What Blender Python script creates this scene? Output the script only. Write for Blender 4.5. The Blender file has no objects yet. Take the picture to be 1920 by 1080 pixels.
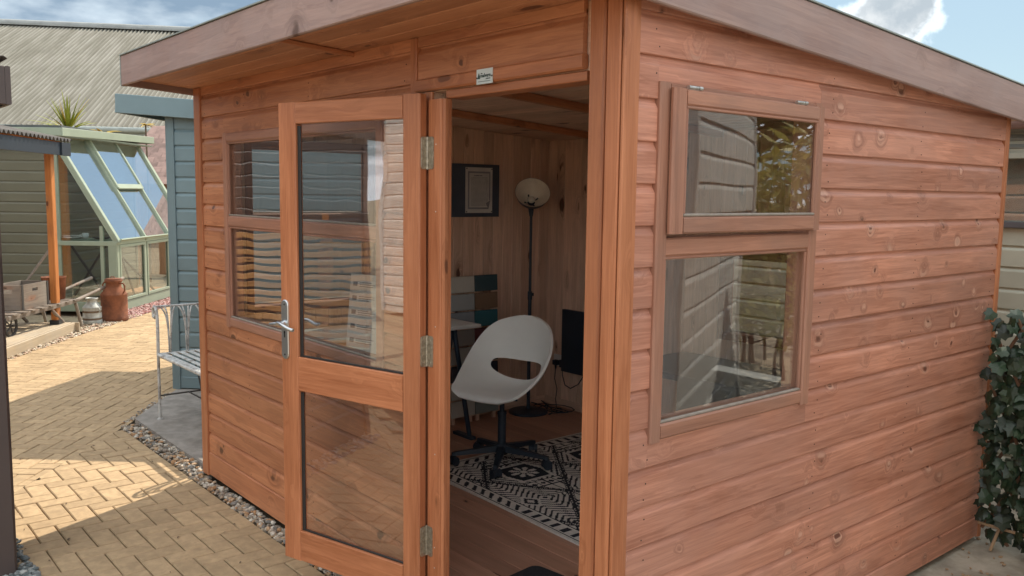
import bpy, bmesh, math, random
from mathutils import Vector, Matrix, noise as mnoise
random.seed(7)
rad = math.radians
S = bpy.context.scene
COL = S.collection

# ------------------------------------------------------------------ camera
CAM_H = 1.69
cam = bpy.data.cameras.new('camera'); co = bpy.data.objects.new('camera', cam); COL.objects.link(co)
yaw, pit, rol = rad(140.07), rad(-6.24), rad(0.76)
fw = Vector((math.cos(pit)*math.cos(yaw), math.cos(pit)*math.sin(yaw), math.sin(pit)))
rt0 = Vector((math.sin(yaw), -math.cos(yaw), 0)); up0 = rt0.cross(fw)
rt = rt0*math.cos(rol) + up0*math.sin(rol); up = -rt0*math.sin(rol) + up0*math.cos(rol)
co.matrix_world = Matrix(((rt.x, up.x, -fw.x, 0), (rt.y, up.y, -fw.y, 0), (rt.z, up.z, -fw.z, CAM_H), (0, 0, 0, 1)))
cam.sensor_width = 36; cam.lens = 36*1626.4/1920; cam.clip_start = 0.05; cam.clip_end = 600
S.camera = co

# ------------------------------------------------------------------ sky, sun, exposure
SUN_AZ, SUN_EL = 113.0, 51.5          # azimuth counted from +X towards +Y
W = bpy.data.worlds.new('World'); S.world = W; W.use_nodes = True
nt = W.node_tree; nt.nodes.clear()
def N(t, typ, **kw):
    n = t.nodes.new(typ)
    for k, v in kw.items():
        if k.startswith('i_'):
            n.inputs[k[2:]].default_value = v
        else: setattr(n, k, v)
    return n
def math_(t, op, a, b=None, c=None, clamp=False):
    n = t.nodes.new('ShaderNodeMath'); n.operation = op; n.use_clamp = clamp
    for i, v in enumerate((a, b, c)):
        if v is None: continue
        if isinstance(v, (int, float)): n.inputs[i].default_value = v
        else: t.links.new(v, n.inputs[i])
    return n.outputs[0]
def sstep(t, v, lo, hi, to0=0.0, to1=1.0):
    n = t.nodes.new('ShaderNodeMapRange'); n.interpolation_type = 'SMOOTHSTEP'
    t.links.new(v, n.inputs[0])
    for i, x in enumerate((lo, hi, to0, to1)): n.inputs[i+1].default_value = x
    return n.outputs[0]
sky = N(nt, 'ShaderNodeTexSky', sky_type='NISHITA', sun_disc=False, sun_elevation=rad(SUN_EL), sun_rotation=rad(90-SUN_AZ),
        altitude=50, air_density=1.0, dust_density=0.1, ozone_density=1.0)
bg1 = N(nt, 'ShaderNodeBackground'); bg1.inputs[1].default_value = 0.05
nt.links.new(sky.outputs[0], bg1.inputs[0])
tc = N(nt, 'ShaderNodeTexCoord')
sepw = N(nt, 'ShaderNodeSeparateXYZ'); nt.links.new(tc.outputs['Generated'], sepw.inputs[0])
zc = math_(nt, 'MAXIMUM', sepw.outputs[2], 0.0); den = math_(nt, 'ADD', zc, 0.22)
cx = math_(nt, 'DIVIDE', sepw.outputs[0], den); cy = math_(nt, 'DIVIDE', sepw.outputs[1], den)
cmb = N(nt, 'ShaderNodeCombineXYZ'); nt.links.new(cx, cmb.inputs[0]); nt.links.new(cy, cmb.inputs[1])
n1 = N(nt, 'ShaderNodeTexNoise', i_Scale=1.1, i_Detail=9.0, i_Roughness=0.56, i_Distortion=0.4); nt.links.new(cmb.outputs[0], n1.inputs['Vector'])
n2 = N(nt, 'ShaderNodeTexNoise', i_Scale=2.6, i_Detail=6.0, i_Roughness=0.5); nt.links.new(cmb.outputs[0], n2.inputs['Vector'])
n3 = N(nt, 'ShaderNodeTexNoise', i_Scale=14.0, i_Detail=6.0, i_Roughness=0.6); nt.links.new(tc.outputs['Generated'], n3.inputs['Vector'])
# broad cloud bank to the left of view, a small cumulus to the right, scattered cloud elsewhere
def dirv(px, py):
    d = fw*1626.4 + rt*(px-960) - up*(py-540); return d.normalized()
bank = N(nt, 'ShaderNodeVectorMath', operation='DISTANCE'); nt.links.new(tc.outputs['Generated'], bank.inputs[0]); bank.inputs[1].default_value = dirv(150, 0)
bankm = sstep(nt, bank.outputs['Value'], 0.55, 0.10)
cov = math_(nt, 'ADD', n1.outputs[0], math_(nt, 'MULTIPLY', bankm, 0.12))
clr = N(nt, 'ShaderNodeVectorMath', operation='DISTANCE'); nt.links.new(tc.outputs['Generated'], clr.inputs[0]); clr.inputs[1].default_value = dirv(1850, -60)
m1 = math_(nt, 'MULTIPLY', sstep(nt, cov, 0.40, 0.54), sstep(nt, clr.outputs['Value'], 0.36, 0.60))
def blob(px, py, r):
    b = N(nt, 'ShaderNodeVectorMath', operation='DISTANCE'); nt.links.new(tc.outputs['Generated'], b.inputs[0]); b.inputs[1].default_value = dirv(px, py)
    v = math_(nt, 'ADD', math_(nt, 'DIVIDE', b.outputs['Value'], r), math_(nt, 'MULTIPLY', math_(nt, 'SUBTRACT', n3.outputs[0], 0.5), 3.0))
    return sstep(nt, v, 1.35, 0.55)
m2 = math_(nt, 'MAXIMUM', blob(1690, 18, 0.030), math_(nt, 'MULTIPLY', blob(1620, 42, 0.022), 0.8))
m2 = math_(nt, 'MAXIMUM', m2, blob(1655, 28, 0.028))
mask = math_(nt, 'MAXIMUM', math_(nt, 'MULTIPLY', m1, 0.88), math_(nt, 'MULTIPLY', m2, 0.95))
cr = N(nt, 'ShaderNodeValToRGB'); nt.links.new(n2.outputs[0], cr.inputs[0])
cr.color_ramp.elements[0].position = 0.36; cr.color_ramp.elements[0].color = (0.62, 0.66, 0.72, 1)
cr.color_ramp.elements[1].position = 0.62; cr.color_ramp.elements[1].color = (1.0, 0.99, 0.97, 1)
cr2 = N(nt, 'ShaderNodeValToRGB'); nt.links.new(n2.outputs[0], cr2.inputs[0])
cr2.color_ramp.elements[0].position = 0.47; cr2.color_ramp.elements[0].color = (0.09, 0.128, 0.175, 1)
cr2.color_ramp.elements[1].position = 0.66; cr2.color_ramp.elements[1].color = (0.32, 0.36, 0.39, 1)
crm = N(nt, 'ShaderNodeMix', data_type='RGBA'); nt.links.new(sstep(nt, bank.outputs['Value'], 0.75, 0.35), crm.inputs[0]); nt.links.new(cr.outputs[0], crm.inputs[6]); nt.links.new(cr2.outputs[0], crm.inputs[7])
mx2 = N(nt, 'ShaderNodeMix', data_type='RGBA'); nt.links.new(m2, mx2.inputs[0]); nt.links.new(crm.outputs[2], mx2.inputs[6]); crw = N(nt, 'ShaderNodeValToRGB'); nt.links.new(n3.outputs[0], crw.inputs[0]); crw.color_ramp.elements[0].position = 0.36; crw.color_ramp.elements[0].color = (0.19, 0.215, 0.235, 1); crw.color_ramp.elements[1].position = 0.56; crw.color_ramp.elements[1].color = (0.325, 0.335, 0.34, 1); nt.links.new(crw.outputs[0], mx2.inputs[7])
bg2 = N(nt, 'ShaderNodeBackground'); nt.links.new(mx2.outputs[2], bg2.inputs[0]); bg2.inputs[1].default_value = 1.0
# thin high haze over the whole sky, paler towards the horizon
vr = N(nt, 'ShaderNodeValToRGB'); nt.links.new(zc, vr.inputs[0])
vr.color_ramp.elements[0].position = 0.0; vr.color_ramp.elements[0].color = (0.60, 0.78, 0.84, 1)
vr.color_ramp.elements[1].position = 0.55; vr.color_ramp.elements[1].color = (0.52, 0.72, 0.90, 1)
bgv = N(nt, 'ShaderNodeBackground'); nt.links.new(vr.outputs[0], bgv.inputs[0]); bgv.inputs[1].default_value = 0.31
mixv = N(nt, 'ShaderNodeMixShader'); mixv.inputs[0].default_value = 0.78; nt.links.new(bg1.outputs[0], mixv.inputs[1]); nt.links.new(bgv.outputs[0], mixv.inputs[2])
mixw = N(nt, 'ShaderNodeMixShader'); nt.links.new(mask, mixw.inputs[0]); nt.links.new(mixv.outputs[0], mixw.inputs[1]); nt.links.new(bg2.outputs[0], mixw.inputs[2])
wo = N(nt, 'ShaderNodeOutputWorld'); nt.links.new(mixw.outputs[0], wo.inputs[0])

sl = bpy.data.lights.new('sun', 'SUN'); sl.energy = 2.0; sl.angle = rad(0.5); sl.color = (1.0, 0.90, 0.76)
so = bpy.data.objects.new('sun', sl); COL.objects.link(so)
sd = Vector((math.cos(rad(SUN_EL))*math.cos(rad(SUN_AZ)), math.cos(rad(SUN_EL))*math.sin(rad(SUN_AZ)), math.sin(rad(SUN_EL))))
so.rotation_euler = sd.to_track_quat('Z', 'Y').to_euler(); so.location = (0, 0, 30)

S.view_settings.view_transform = 'Standard'; S.view_settings.look = 'None'
S.view_settings.exposure = 1.55; S.view_settings.gamma = 1.0
S.view_settings.use_curve_mapping = False

# ------------------------------------------------------------------ materials
def newmat(name):
    m = bpy.data.materials.new(name); m.use_nodes = True
    t = m.node_tree; t.nodes.clear()
    o = t.nodes.new('ShaderNodeOutputMaterial'); b = t.nodes.new('ShaderNodeBsdfPrincipled')
    t.links.new(b.outputs[0], o.inputs[0]); return m, t, b, o
def rgba(c): return (c[0], c[1], c[2], 1)
def mixc(t, f, a, b, blend='MIX'):
    n = t.nodes.new('ShaderNodeMix'); n.data_type = 'RGBA'; n.blend_type = blend
    if isinstance(f, (int, float)): n.inputs[0].default_value = f
    else: t.links.new(f, n.inputs[0])
    for i, v in ((6, a), (7, b)):
        if isinstance(v, tuple): n.inputs[i].default_value = rgba(v)
        else: t.links.new(v, n.inputs[i])
    return n.outputs[2]
def objvec(t, scale, rnd=True):
    tc = t.nodes.new('ShaderNodeTexCoord'); out = tc.outputs['Object']
    if rnd:
        oi = t.nodes.new('ShaderNodeObjectInfo')
        c = t.nodes.new('ShaderNodeCombineXYZ')
        for i, k in enumerate((57.0, 13.0, 31.0)): t.links.new(math_(t, 'MULTIPLY', oi.outputs['Random'], k), c.inputs[i])
        a = t.nodes.new('ShaderNodeVectorMath'); a.operation = 'ADD'; t.links.new(out, a.inputs[0]); t.links.new(c.outputs[0], a.inputs[1]); out = a.outputs[0]
    base = out
    v = t.nodes.new('ShaderNodeVectorMath'); v.operation = 'MULTIPLY'; t.links.new(out, v.inputs[0]); v.inputs[1].default_value = scale
    return v.outputs[0], base
def noise(t, vec, scale=1.0, detail=3.0, rough=0.55, dist=0.0):
    n = t.nodes.new('ShaderNodeTexNoise'); n.inputs['Scale'].default_value = scale; n.inputs['Detail'].default_value = detail
    n.inputs['Roughness'].default_value = rough; n.inputs['Distortion'].default_value = dist
    if vec is not None: t.links.new(vec, n.inputs['Vector'])
    return n.outputs[0]
def bump(t, b, h, strength, dist=0.002):
    n = t.nodes.new('ShaderNodeBump'); n.inputs['Strength'].default_value = strength; n.inputs['Distance'].default_value = dist
    t.links.new(h, n.inputs['Height']); t.links.new(n.outputs[0], b.inputs['Normal'])

def wood(name, light, dark, knot=(0.05, 0.02, 0.012), knotamt=0.9, halo=(0.30, 0.13, 0.07), rough=0.55, grey=None, greyamt=0.0, kfreq=0.5, kscale=(3.0, 8.5, 8.5), vary=0.16, resin=0.0):
    "board running along its local X: long grain, growth figure bending round knots, board to board variation"
    m, t, b, o = newmat(name)
    v, base = objvec(t, (1, 1, 1))
    kv = t.nodes.new('ShaderNodeVectorMath'); kv.operation = 'MULTIPLY'; t.links.new(base, kv.inputs[0]); kv.inputs[1].default_value = kscale
    # slight warp of the knot outline
    wn = t.nodes.new('ShaderNodeTexNoise'); wn.inputs['Scale'].default_value = 1.6; t.links.new(kv.outputs[0], wn.inputs['Vector'])
    wv = t.nodes.new('ShaderNodeVectorMath'); wv.operation = 'SCALE'; t.links.new(wn.outputs[1], wv.inputs[0]); wv.inputs['Scale'].default_value = 0.35
    ka = t.nodes.new('ShaderNodeVectorMath'); ka.operation = 'ADD'; t.links.new(kv.outputs[0], ka.inputs[0]); t.links.new(wv.outputs[0], ka.inputs[1])
    vo = t.nodes.new('ShaderNodeTexVoronoi'); vo.inputs['Scale'].default_value = 1.0; t.links.new(ka.outputs[0], vo.inputs['Vector'])
    sp = t.nodes.new('ShaderNodeSeparateColor'); t.links.new(vo.outputs['Color'], sp.inputs[0])
    gate = math_(t, 'LESS_THAN', sp.outputs[0], kfreq)
    size = math_(t, 'ADD', math_(t, 'MULTIPLY', sp.outputs[1], 0.9), 0.5)
    d = math_(t, 'DIVIDE', vo.outputs['Distance'], size)
    kn = math_(t, 'MULTIPLY', sstep(t, d, 0.135, 0.085), gate)
    hl = math_(t, 'MULTIPLY', sstep(t, d, 0.42, 0.08), gate)
    # figure
    gv = t.nodes.new('ShaderNodeVectorMath'); gv.operation = 'MULTIPLY'; t.links.new(base, gv.inputs[0]); gv.inputs[1].default_value = (1.1, 17, 17)
    cb = t.nodes.new('ShaderNodeCombineXYZ'); t.links.new(math_(t, 'MULTIPLY', hl, 1.3), cb.inputs[2]); t.links.new(math_(t, 'MULTIPLY', hl, 0.7), cb.inputs[1])
    ga = t.nodes.new('ShaderNodeVectorMath'); ga.operation = 'ADD'; t.links.new(gv.outputs[0], ga.inputs[0]); t.links.new(cb.outputs[0], ga.inputs[1])
    g1 = noise(t, ga.outputs[0], 1.0, 5.0, 0.62, 0.6)
    sc = t.nodes.new('ShaderNodeMath'); sc.operation = 'SINE'; t.links.new(math_(t, 'MULTIPLY', g1, 46.0), sc.inputs[0])
    ring = math_(t, 'MULTIPLY_ADD', sc.outputs[0], 0.5, 0.5)
    fv = t.nodes.new('ShaderNodeVectorMath'); fv.operation = 'MULTIPLY'; t.links.new(base, fv.inputs[0]); fv.inputs[1].default_value = (4.5, 120, 120)
    g2 = noise(t, fv.outputs[0], 1.0, 3.0, 0.6)
    f = math_(t, 'ADD', math_(t, 'MULTIPLY', sstep(t, g1, 0.34, 0.66), 0.50), math_(t, 'ADD', math_(t, 'MULTIPLY', ring, 0.22), math_(t, 'MULTIPLY', sstep(t, g2, 0.32, 0.68), 0.36)), clamp=True)
    c = mixc(t, f, dark, light)
    oi = t.nodes.new('ShaderNodeObjectInfo')
    big = noise(t, base, 2.3, 2.0)
    br = math_(t, 'ADD', math_(t, 'MULTIPLY', oi.outputs['Random'], vary*2), math_(t, 'ADD', math_(t, 'MULTIPLY', big, 0.36), 1.0-vary-0.18))
    cbv = t.nodes.new('ShaderNodeCombineXYZ')
    for i in range(3): t.links.new(br, cbv.inputs[i])
    c = mixc(t, 1.0, c, cbv.outputs[0], 'MULTIPLY')
    if greyamt:
        gn = noise(t, base, 3.1, 4.0, 0.6)
        c = mixc(t, math_(t, 'MULTIPLY', sstep(t, gn, 0.30, 0.72), greyamt), c, grey)
    hn = noise(t, ga.outputs[0], 1.7, 3.0, 0.6, 0.8)
    c = mixc(t, math_(t, 'MULTIPLY', hl, sstep(t, hn, 0.40, 0.62, 0.05, 0.75)), c, halo)
    c = mixc(t, math_(t, 'MULTIPLY', kn, knotamt), c, knot)
    if resin:
        rn = noise(t, ga.outputs[0], 2.2, 2.0)
        c = mixc(t, math_(t, 'MULTIPLY', math_(t, 'MULTIPLY', sstep(t, d, 0.27, 0.12), gate), math_(t, 'MULTIPLY', sstep(t, rn, 0.46, 0.58), resin)), c, (0.62, 0.36, 0.26))
    t.links.new(c, b.inputs['Base Color'])
    t.links.new(sstep(t, g2, 0.2, 0.8, rough-0.06, rough+0.12), b.inputs['Roughness'])
    b.inputs['Specular IOR Level'].default_value = 0.4
    bump(t, b, math_(t, 'ADD', math_(t, 'MULTIPLY', g2, 0.7), math_(t, 'ADD', math_(t, 'MULTIPLY', ring, 0.25), math_(t, 'MULTIPLY', kn, -0.6))), 0.35, 0.0015)
    return m

def plain(name, col, rough=0.6, metal=0.0, var=0.15, nscale=6.0, bmp=0.1, bd=0.002, spec=0.5, dirt=None, dirtamt=0.0, rnd=0.0, bscale=60.0):
    m, t, b, o = newmat(name)
    v, base = objvec(t, (1, 1, 1))
    n = noise(t, base, nscale, 5.0, 0.6)
    f = sstep(t, n, 0.25, 0.75, 1-var, 1+var)
    if rnd:
        oi = t.nodes.new('ShaderNodeObjectInfo'); f = math_(t, 'MULTIPLY', f, math_(t, 'MULTIPLY_ADD', oi.outputs['Random'], 2*rnd, 1-rnd))
    cb = t.nodes.new('ShaderNodeCombineXYZ')
    for i in range(3): t.links.new(f, cb.inputs[i])
    c = mixc(t, 1.0, col, cb.outputs[0], 'MULTIPLY')
    if dirtamt:
        dn = noise(t, base, nscale*0.6, 6.0, 0.65, 0.5)
        c = mixc(t, math_(t, 'MULTIPLY', sstep(t, dn, 0.45, 0.68), dirtamt), c, dirt)
    t.links.new(c, b.inputs['Base Color'])
    b.inputs['Roughness'].default_value = rough; b.inputs['Metallic'].default_value = metal; b.inputs['Specular IOR Level'].default_value = spec
    if bmp:
        bn = noise(t, base, bscale, 4.0, 0.6); bump(t, b, bn, bmp, bd)
    return m

def glass(name, tint=(0.975, 0.985, 0.98), wav=0.35, f0=0.05, wscale=3.0):
    m, t, b, o = newmat(name); t.nodes.remove(b)
    tr = t.nodes.new('ShaderNodeBsdfTransparent'); tr.inputs[0].default_value = rgba(tint)
    gl = t.nodes.new('ShaderNodeBsdfGlossy'); gl.inputs['Roughness'].default_value = 0.0; gl.inputs[0].default_value = (0.95, 0.97, 1, 1)
    tcn = t.nodes.new('ShaderNodeTexCoord')
    nn = noise(t, tcn.outputs['Object'], wscale, 1.0, 0.4)
    bp = t.nodes.new('ShaderNodeBump'); bp.inputs['Strength'].default_value = wav; bp.inputs['Distance'].default_value = 0.01; t.links.new(nn, bp.inputs['Height'])
    t.links.new(bp.outputs[0], gl.inputs['Normal'])
    g = t.nodes.new('ShaderNodeNewGeometry')
    dp = t.nodes.new('ShaderNodeVectorMath'); dp.operation = 'DOT_PRODUCT'; t.links.new(g.outputs['Incoming'], dp.inputs[0]); t.links.new(g.outputs['Normal'], dp.inputs[1])
    c = math_(t, 'ABSOLUTE', dp.outputs['Value'])
    p = math_(t, 'POWER', math_(t, 'SUBTRACT', 1.0, c, clamp=True), 5.0)
    F = math_(t, 'MULTIPLY_ADD', p, 1-f0, f0, clamp=True)
    ms = t.nodes.new('ShaderNodeMixShader'); t.links.new(F, ms.inputs[0]); t.links.new(tr.outputs[0], ms.inputs[1]); t.links.new(gl.outputs[0], ms.inputs[2])
    t.links.new(ms.outputs[0], o.inputs[0]); return m

M = {}
M['side'] = wood('stained redwood weathered pink', (0.60, 0.275, 0.180), (0.31, 0.115, 0.066), knot=(0.12, 0.045, 0.028), halo=(0.24, 0.10, 0.065), knotamt=0.85, rough=0.44, kfreq=0.70, kscale=(7.2, 7.2, 7.2), resin=0.75, grey=(0.40, 0.225, 0.175), greyamt=0.35)
M['front'] = wood('stained redwood cladding', (0.52, 0.225, 0.11), (0.31, 0.11, 0.05), knot=(0.10, 0.038, 0.02), halo=(0.20, 0.075, 0.04), rough=0.5, kfreq=0.75, kscale=(5.5, 7.5, 7.5))
M['trim'] = wood('stained redwood joinery', (0.47, 0.185, 0.085), (0.30, 0.10, 0.040), knot=(0.13, 0.045, 0.02), halo=(0.28, 0.10, 0.04), rough=0.42, kfreq=0.5, kscale=(3.6, 9, 9), vary=0.08)
M['wintrim'] = wood('window joinery faded', (0.43, 0.205, 0.13), (0.27, 0.12, 0.075), knot=(0.12, 0.05, 0.03), halo=(0.25, 0.12, 0.08), rough=0.5, kfreq=0.2, kscale=(2.2, 9, 9), vary=0.08, grey=(0.22, 0.15, 0.12), greyamt=0.3)
M['fascia'] = wood('greyed fascia board', (0.37, 0.245, 0.205), (0.23, 0.145, 0.125), knot=(0.10, 0.055, 0.04), halo=(0.19, 0.12, 0.10), rough=0.6, kfreq=0.55, grey=(0.32, 0.245, 0.225), greyamt=0.5, kscale=(4.5, 5, 5))
M['soffit'] = wood('stained soffit board', (0.50, 0.24, 0.13), (0.34, 0.14, 0.07), knot=(0.10, 0.035, 0.02), halo=(0.24, 0.09, 0.045), rough=0.55, kfreq=0.6)
M['lining'] = wood('pine lining board', (0.78, 0.54, 0.40), (0.56, 0.36, 0.255), knot=(0.075, 0.03, 0.02), halo=(0.25, 0.13, 0.085), rough=0.5, kfreq=0.6, kscale=(3.0, 9, 9), vary=0.12)
M['floorw'] = wood('stained floor board', (0.52, 0.28, 0.19), (0.38, 0.20, 0.13), knot=(0.06, 0.025, 0.015), rough=0.4, kfreq=0.4)
M['post'] = wood('orange larch post', (0.62, 0.24, 0.07), (0.45, 0.15, 0.04), knot=(0.10, 0.03, 0.015), rough=0.45, kfreq=0.3)
M['deck'] = wood('pale decking', (0.50, 0.40, 0.27), (0.36, 0.28, 0.19), knot=(0.16, 0.10, 0.06), rough=0.7, kfreq=0.3, grey=(0.42, 0.37, 0.30), greyamt=0.5)
M['oldwood'] = wood('old weathered wood', (0.26, 0.21, 0.165), (0.13, 0.10, 0.08), knot=(0.05, 0.04, 0.03), rough=0.8, kfreq=0.4, grey=(0.30, 0.27, 0.23), greyamt=0.6)
M['slat'] = wood('sunlit larch slat', (0.62, 0.33, 0.13), (0.45, 0.21, 0.08), rough=0.6)
M['brownwood'] = wood('brown fence board', (0.34, 0.17, 0.08), (0.22, 0.10, 0.05), rough=0.7)
def paint(name, col, **k): return plain(name, col, rough=k.pop('rough', 0.5), var=k.pop('var', 0.07), nscale=3.0, bmp=0.12, bd=0.001, bscale=90, rnd=k.pop('rnd', 0.04), **k)
M['blue'] = paint('blue grey paint', (0.145, 0.215, 0.235), dirt=(0.10, 0.13, 0.13), dirtamt=0.25)
M['green'] = paint('sage green paint', (0.30, 0.35, 0.26))
M['olive'] = paint('olive paint', (0.17, 0.165, 0.115))
M['dgreen'] = paint('sage green paint with painted shade', (0.23, 0.27, 0.20))  # darker copy of the sage green, shade put into the colour
M['pale'] = paint('pale green grey paint', (0.42, 0.45, 0.37))
M['grey'] = paint('light grey paint', (0.55, 0.54, 0.50))
M['navy'] = paint('dark navy paint', (0.022, 0.032, 0.045))
M['darkbrown'] = paint('dark brown stain', (0.075, 0.055, 0.05))
M['darkboard'] = paint('charcoal boards', (0.03, 0.033, 0.036))
M['corr'] = plain('dark corrugated bitumen', (0.075, 0.068, 0.062), rough=0.8, var=0.3, nscale=9, bmp=0.3)
M['fibre'] = plain('weathered fibre cement', (0.175, 0.168, 0.14), rough=0.85, var=0.22, nscale=1.3, bmp=0.2, dirt=(0.10, 0.092, 0.07), dirtamt=0.5)
def fibremat():
    m, t, b, o = newmat('weathered fibre cement'); tcn = t.nodes.new('ShaderNodeTexCoord'); sp = t.nodes.new('ShaderNodeSeparateXYZ'); t.links.new(tcn.outputs['Object'], sp.inputs[0])
    v = t.nodes.new('ShaderNodeVectorMath'); v.operation = 'MULTIPLY'; v.inputs[1].default_value = (5.0, 0.35, 0.35); t.links.new(tcn.outputs['Object'], v.inputs[0])
    n = noise(t, v.outputs[0], 1.0, 5.0, 0.6); c = mixc(t, sstep(t, n, 0.3, 0.7), (0.135, 0.128, 0.10), (0.235, 0.228, 0.195))
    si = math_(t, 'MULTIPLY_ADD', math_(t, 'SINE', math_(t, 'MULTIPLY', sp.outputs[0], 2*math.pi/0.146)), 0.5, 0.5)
    c = mixc(t, math_(t, 'MULTIPLY', math_(t, 'SUBTRACT', 1.0, si), 0.62), c, (0.075, 0.07, 0.055))  # shade in the corrugation troughs painted into the colour
    c = mixc(t, math_(t, 'MULTIPLY', sstep(t, noise(t, tcn.outputs['Object'], 0.8, 6.0, 0.65), 0.5, 0.7), 0.25), c, (0.10, 0.095, 0.07))
    t.links.new(c, b.inputs['Base Color']); b.inputs['Roughness'].default_value = 0.9; return m
M['fibre'] = fibremat()
M['ridge'] = plain('pale ridge capping', (0.25, 0.26, 0.25), rough=0.8, nscale=2)
M['gutter'] = plain('grey green gutter', (0.24, 0.27, 0.25), rough=0.5)
M['darkclad'] = plain('dark grey cladding', (0.09, 0.09, 0.095), rough=0.7)
M['felt'] = plain('green mineral felt', (0.10, 0.11, 0.105), rough=0.9, bmp=0.5, bscale=400)
M['shingle'] = plain('brown roof shingle', (0.25, 0.165, 0.14), rough=0.9, var=0.2, nscale=8, bmp=0.4, rnd=0.22)
M['paver'] = plain('buff block paver', (0.42, 0.302, 0.178), rough=0.9, var=0.13, nscale=22, bmp=0.55, bd=0.0015, bscale=260, dirt=(0.25, 0.18, 0.11), dirtamt=0.35, rnd=0.10, spec=0.2)
M['joint'] = plain('jointing sand', (0.075, 0.055, 0.032), rough=1.0, var=0.3, nscale=40, bmp=0.5, bscale=200)
M['ground'] = plain('compacted earth', (0.36, 0.29, 0.19), rough=1.0, var=0.25, nscale=2.5, bmp=0.6, bd=0.01, bscale=30)
M['slab'] = plain('old concrete', (0.29, 0.265, 0.235), rough=0.95, var=0.22, nscale=9, bmp=0.6, bd=0.002, bscale=160, dirt=(0.17, 0.15, 0.125), dirtamt=0.5, spec=0.2)
M['concrete2'] = plain('sandy concrete', (0.40, 0.36, 0.29), rough=0.95, var=0.25, nscale=7, bmp=0.7, bd=0.003, bscale=120, dirt=(0.20, 0.165, 0.11), dirtamt=0.6, spec=0.2)
M['bracket'] = plain('black post shoe', (0.03, 0.03, 0.03), rough=0.6)
M['zinc'] = plain('zinc plated steel', (0.55, 0.55, 0.53), rough=0.38, metal=0.9, var=0.2, nscale=60, bmp=0.1)
M['hingem'] = plain('aged brass hinge', (0.42, 0.38, 0.31), rough=0.42, metal=0.85, var=0.3, nscale=80, bmp=0.1)
M['chrome'] = plain('satin chrome', (0.62, 0.64, 0.65), rough=0.30, metal=0.95, var=0.05, bmp=0)
M['screw'] = plain('screw steel', (0.6, 0.58, 0.54), rough=0.35, metal=0.8, bmp=0)
M['nail'] = plain('dark nail head', (0.035, 0.022, 0.016), rough=0.7, bmp=0)
M['bead'] = plain('black glazing seal', (0.02, 0.02, 0.02), rough=0.5, bmp=0)
M['sill'] = plain('dusty glazing bead', (0.27, 0.23, 0.19), rough=0.7, nscale=30)
M['chair'] = plain('off white moulded plastic', (0.82, 0.81, 0.76), rough=0.42, var=0.03, bmp=0.03, bscale=300)
M['black'] = plain('black plastic', (0.018, 0.028, 0.042), rough=0.5, bmp=0.05)
M['blackmetal'] = plain('black powder coat', (0.018, 0.032, 0.052), rough=0.45, bmp=0.05)
M['lampin'] = plain('cream lamp glass', (0.80, 0.75, 0.64), rough=0.35, bmp=0)
M['posterb'] = plain('slate blue pinboard', (0.06, 0.075, 0.105), rough=0.7)
M['paper'] = plain('white paper', (0.62, 0.61, 0.58), rough=0.8, bmp=0)
M['ink'] = plain('grey print', (0.16, 0.16, 0.18), rough=0.8, bmp=0)
M['inkband'] = plain('grey green print border', (0.27, 0.28, 0.30), rough=0.8, bmp=0)
M['platem'] = plain('pale aluminium plate', (0.62, 0.67, 0.66), rough=0.4, metal=0.3, bmp=0)
M['dinkm'] = plain('dark green print', (0.02, 0.06, 0.06), rough=0.6, bmp=0)
M['desk'] = plain('white desk laminate', (0.66, 0.65, 0.61), rough=0.4, bmp=0)
M['rugc'] = plain('cream rug yarn', (0.70, 0.66, 0.60), rough=0.95, var=0.12, nscale=60, bmp=0.5, bscale=500)
M['rugk'] = plain('black rug yarn', (0.018, 0.020, 0.028), rough=0.95, var=0.2, nscale=60, bmp=0.5, bscale=500)
M['mat'] = plain('black coir mat', (0.02, 0.02, 0.023), rough=1.0, var=0.3, nscale=120, bmp=1.0, bd=0.004, bscale=400)
M['socket'] = plain('white socket plastic', (0.62, 0.61, 0.58), rough=0.4, bmp=0)
M['bench'] = plain('chipped white paint on iron', (0.50, 0.51, 0.49), rough=0.6, var=0.14, nscale=30, bmp=0.4, dirt=(0.11, 0.07, 0.045), dirtamt=0.7)
M['churn'] = plain('galvanised churn', (0.47, 0.48, 0.44), rough=0.55, metal=0.25, var=0.15, nscale=12, bmp=0.2, dirt=(0.22, 0.18, 0.13), dirtamt=0.5)
M['churnband'] = plain('rusted churn band', (0.16, 0.11, 0.07), rough=0.85, var=0.3, nscale=20)
M['rust'] = plain('rusted steel', (0.22, 0.075, 0.032), rough=0.85, var=0.35, nscale=9, bmp=0.4, dirt=(0.10, 0.035, 0.018), dirtamt=0.8)
M['iron'] = plain('dark iron', (0.05, 0.045, 0.04), rough=0.7)
M['ceramic'] = plain('cream crockery', (0.66, 0.63, 0.60), rough=0.25, bmp=0)
M['terra'] = plain('terracotta board', (0.50, 0.25, 0.13), rough=0.8)
M['glass'] = glass('window glass', wav=0.26, f0=0.10, wscale=2.6)
M['glassd'] = glass('door glass', wav=0.26, f0=0.12, wscale=2.2)
M['glassr'] = glass('sloping greenhouse glass', tint=(0.80, 0.86, 0.86), f0=0.50, wav=0.04)
M['glassw'] = glass('greenhouse glass', tint=(0.80, 0.86, 0.86), f0=0.14, wav=0.05)
M['leafy'] = plain('artificial ivy leaf', (0.020, 0.040, 0.020), rough=0.40, var=0.4, nscale=15, bmp=0.2, rnd=0.55)
M['lath'] = wood('willow lath', (0.22, 0.12, 0.07), (0.13, 0.07, 0.04), rough=0.8, kfreq=0.2)
M['tan'] = plain('plant stake tan', (0.36, 0.24, 0.14), rough=0.8)
M['bark'] = plain('bark', (0.12, 0.085, 0.055), rough=0.95, var=0.3, nscale=14, bmp=0.8, bd=0.01)
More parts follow.
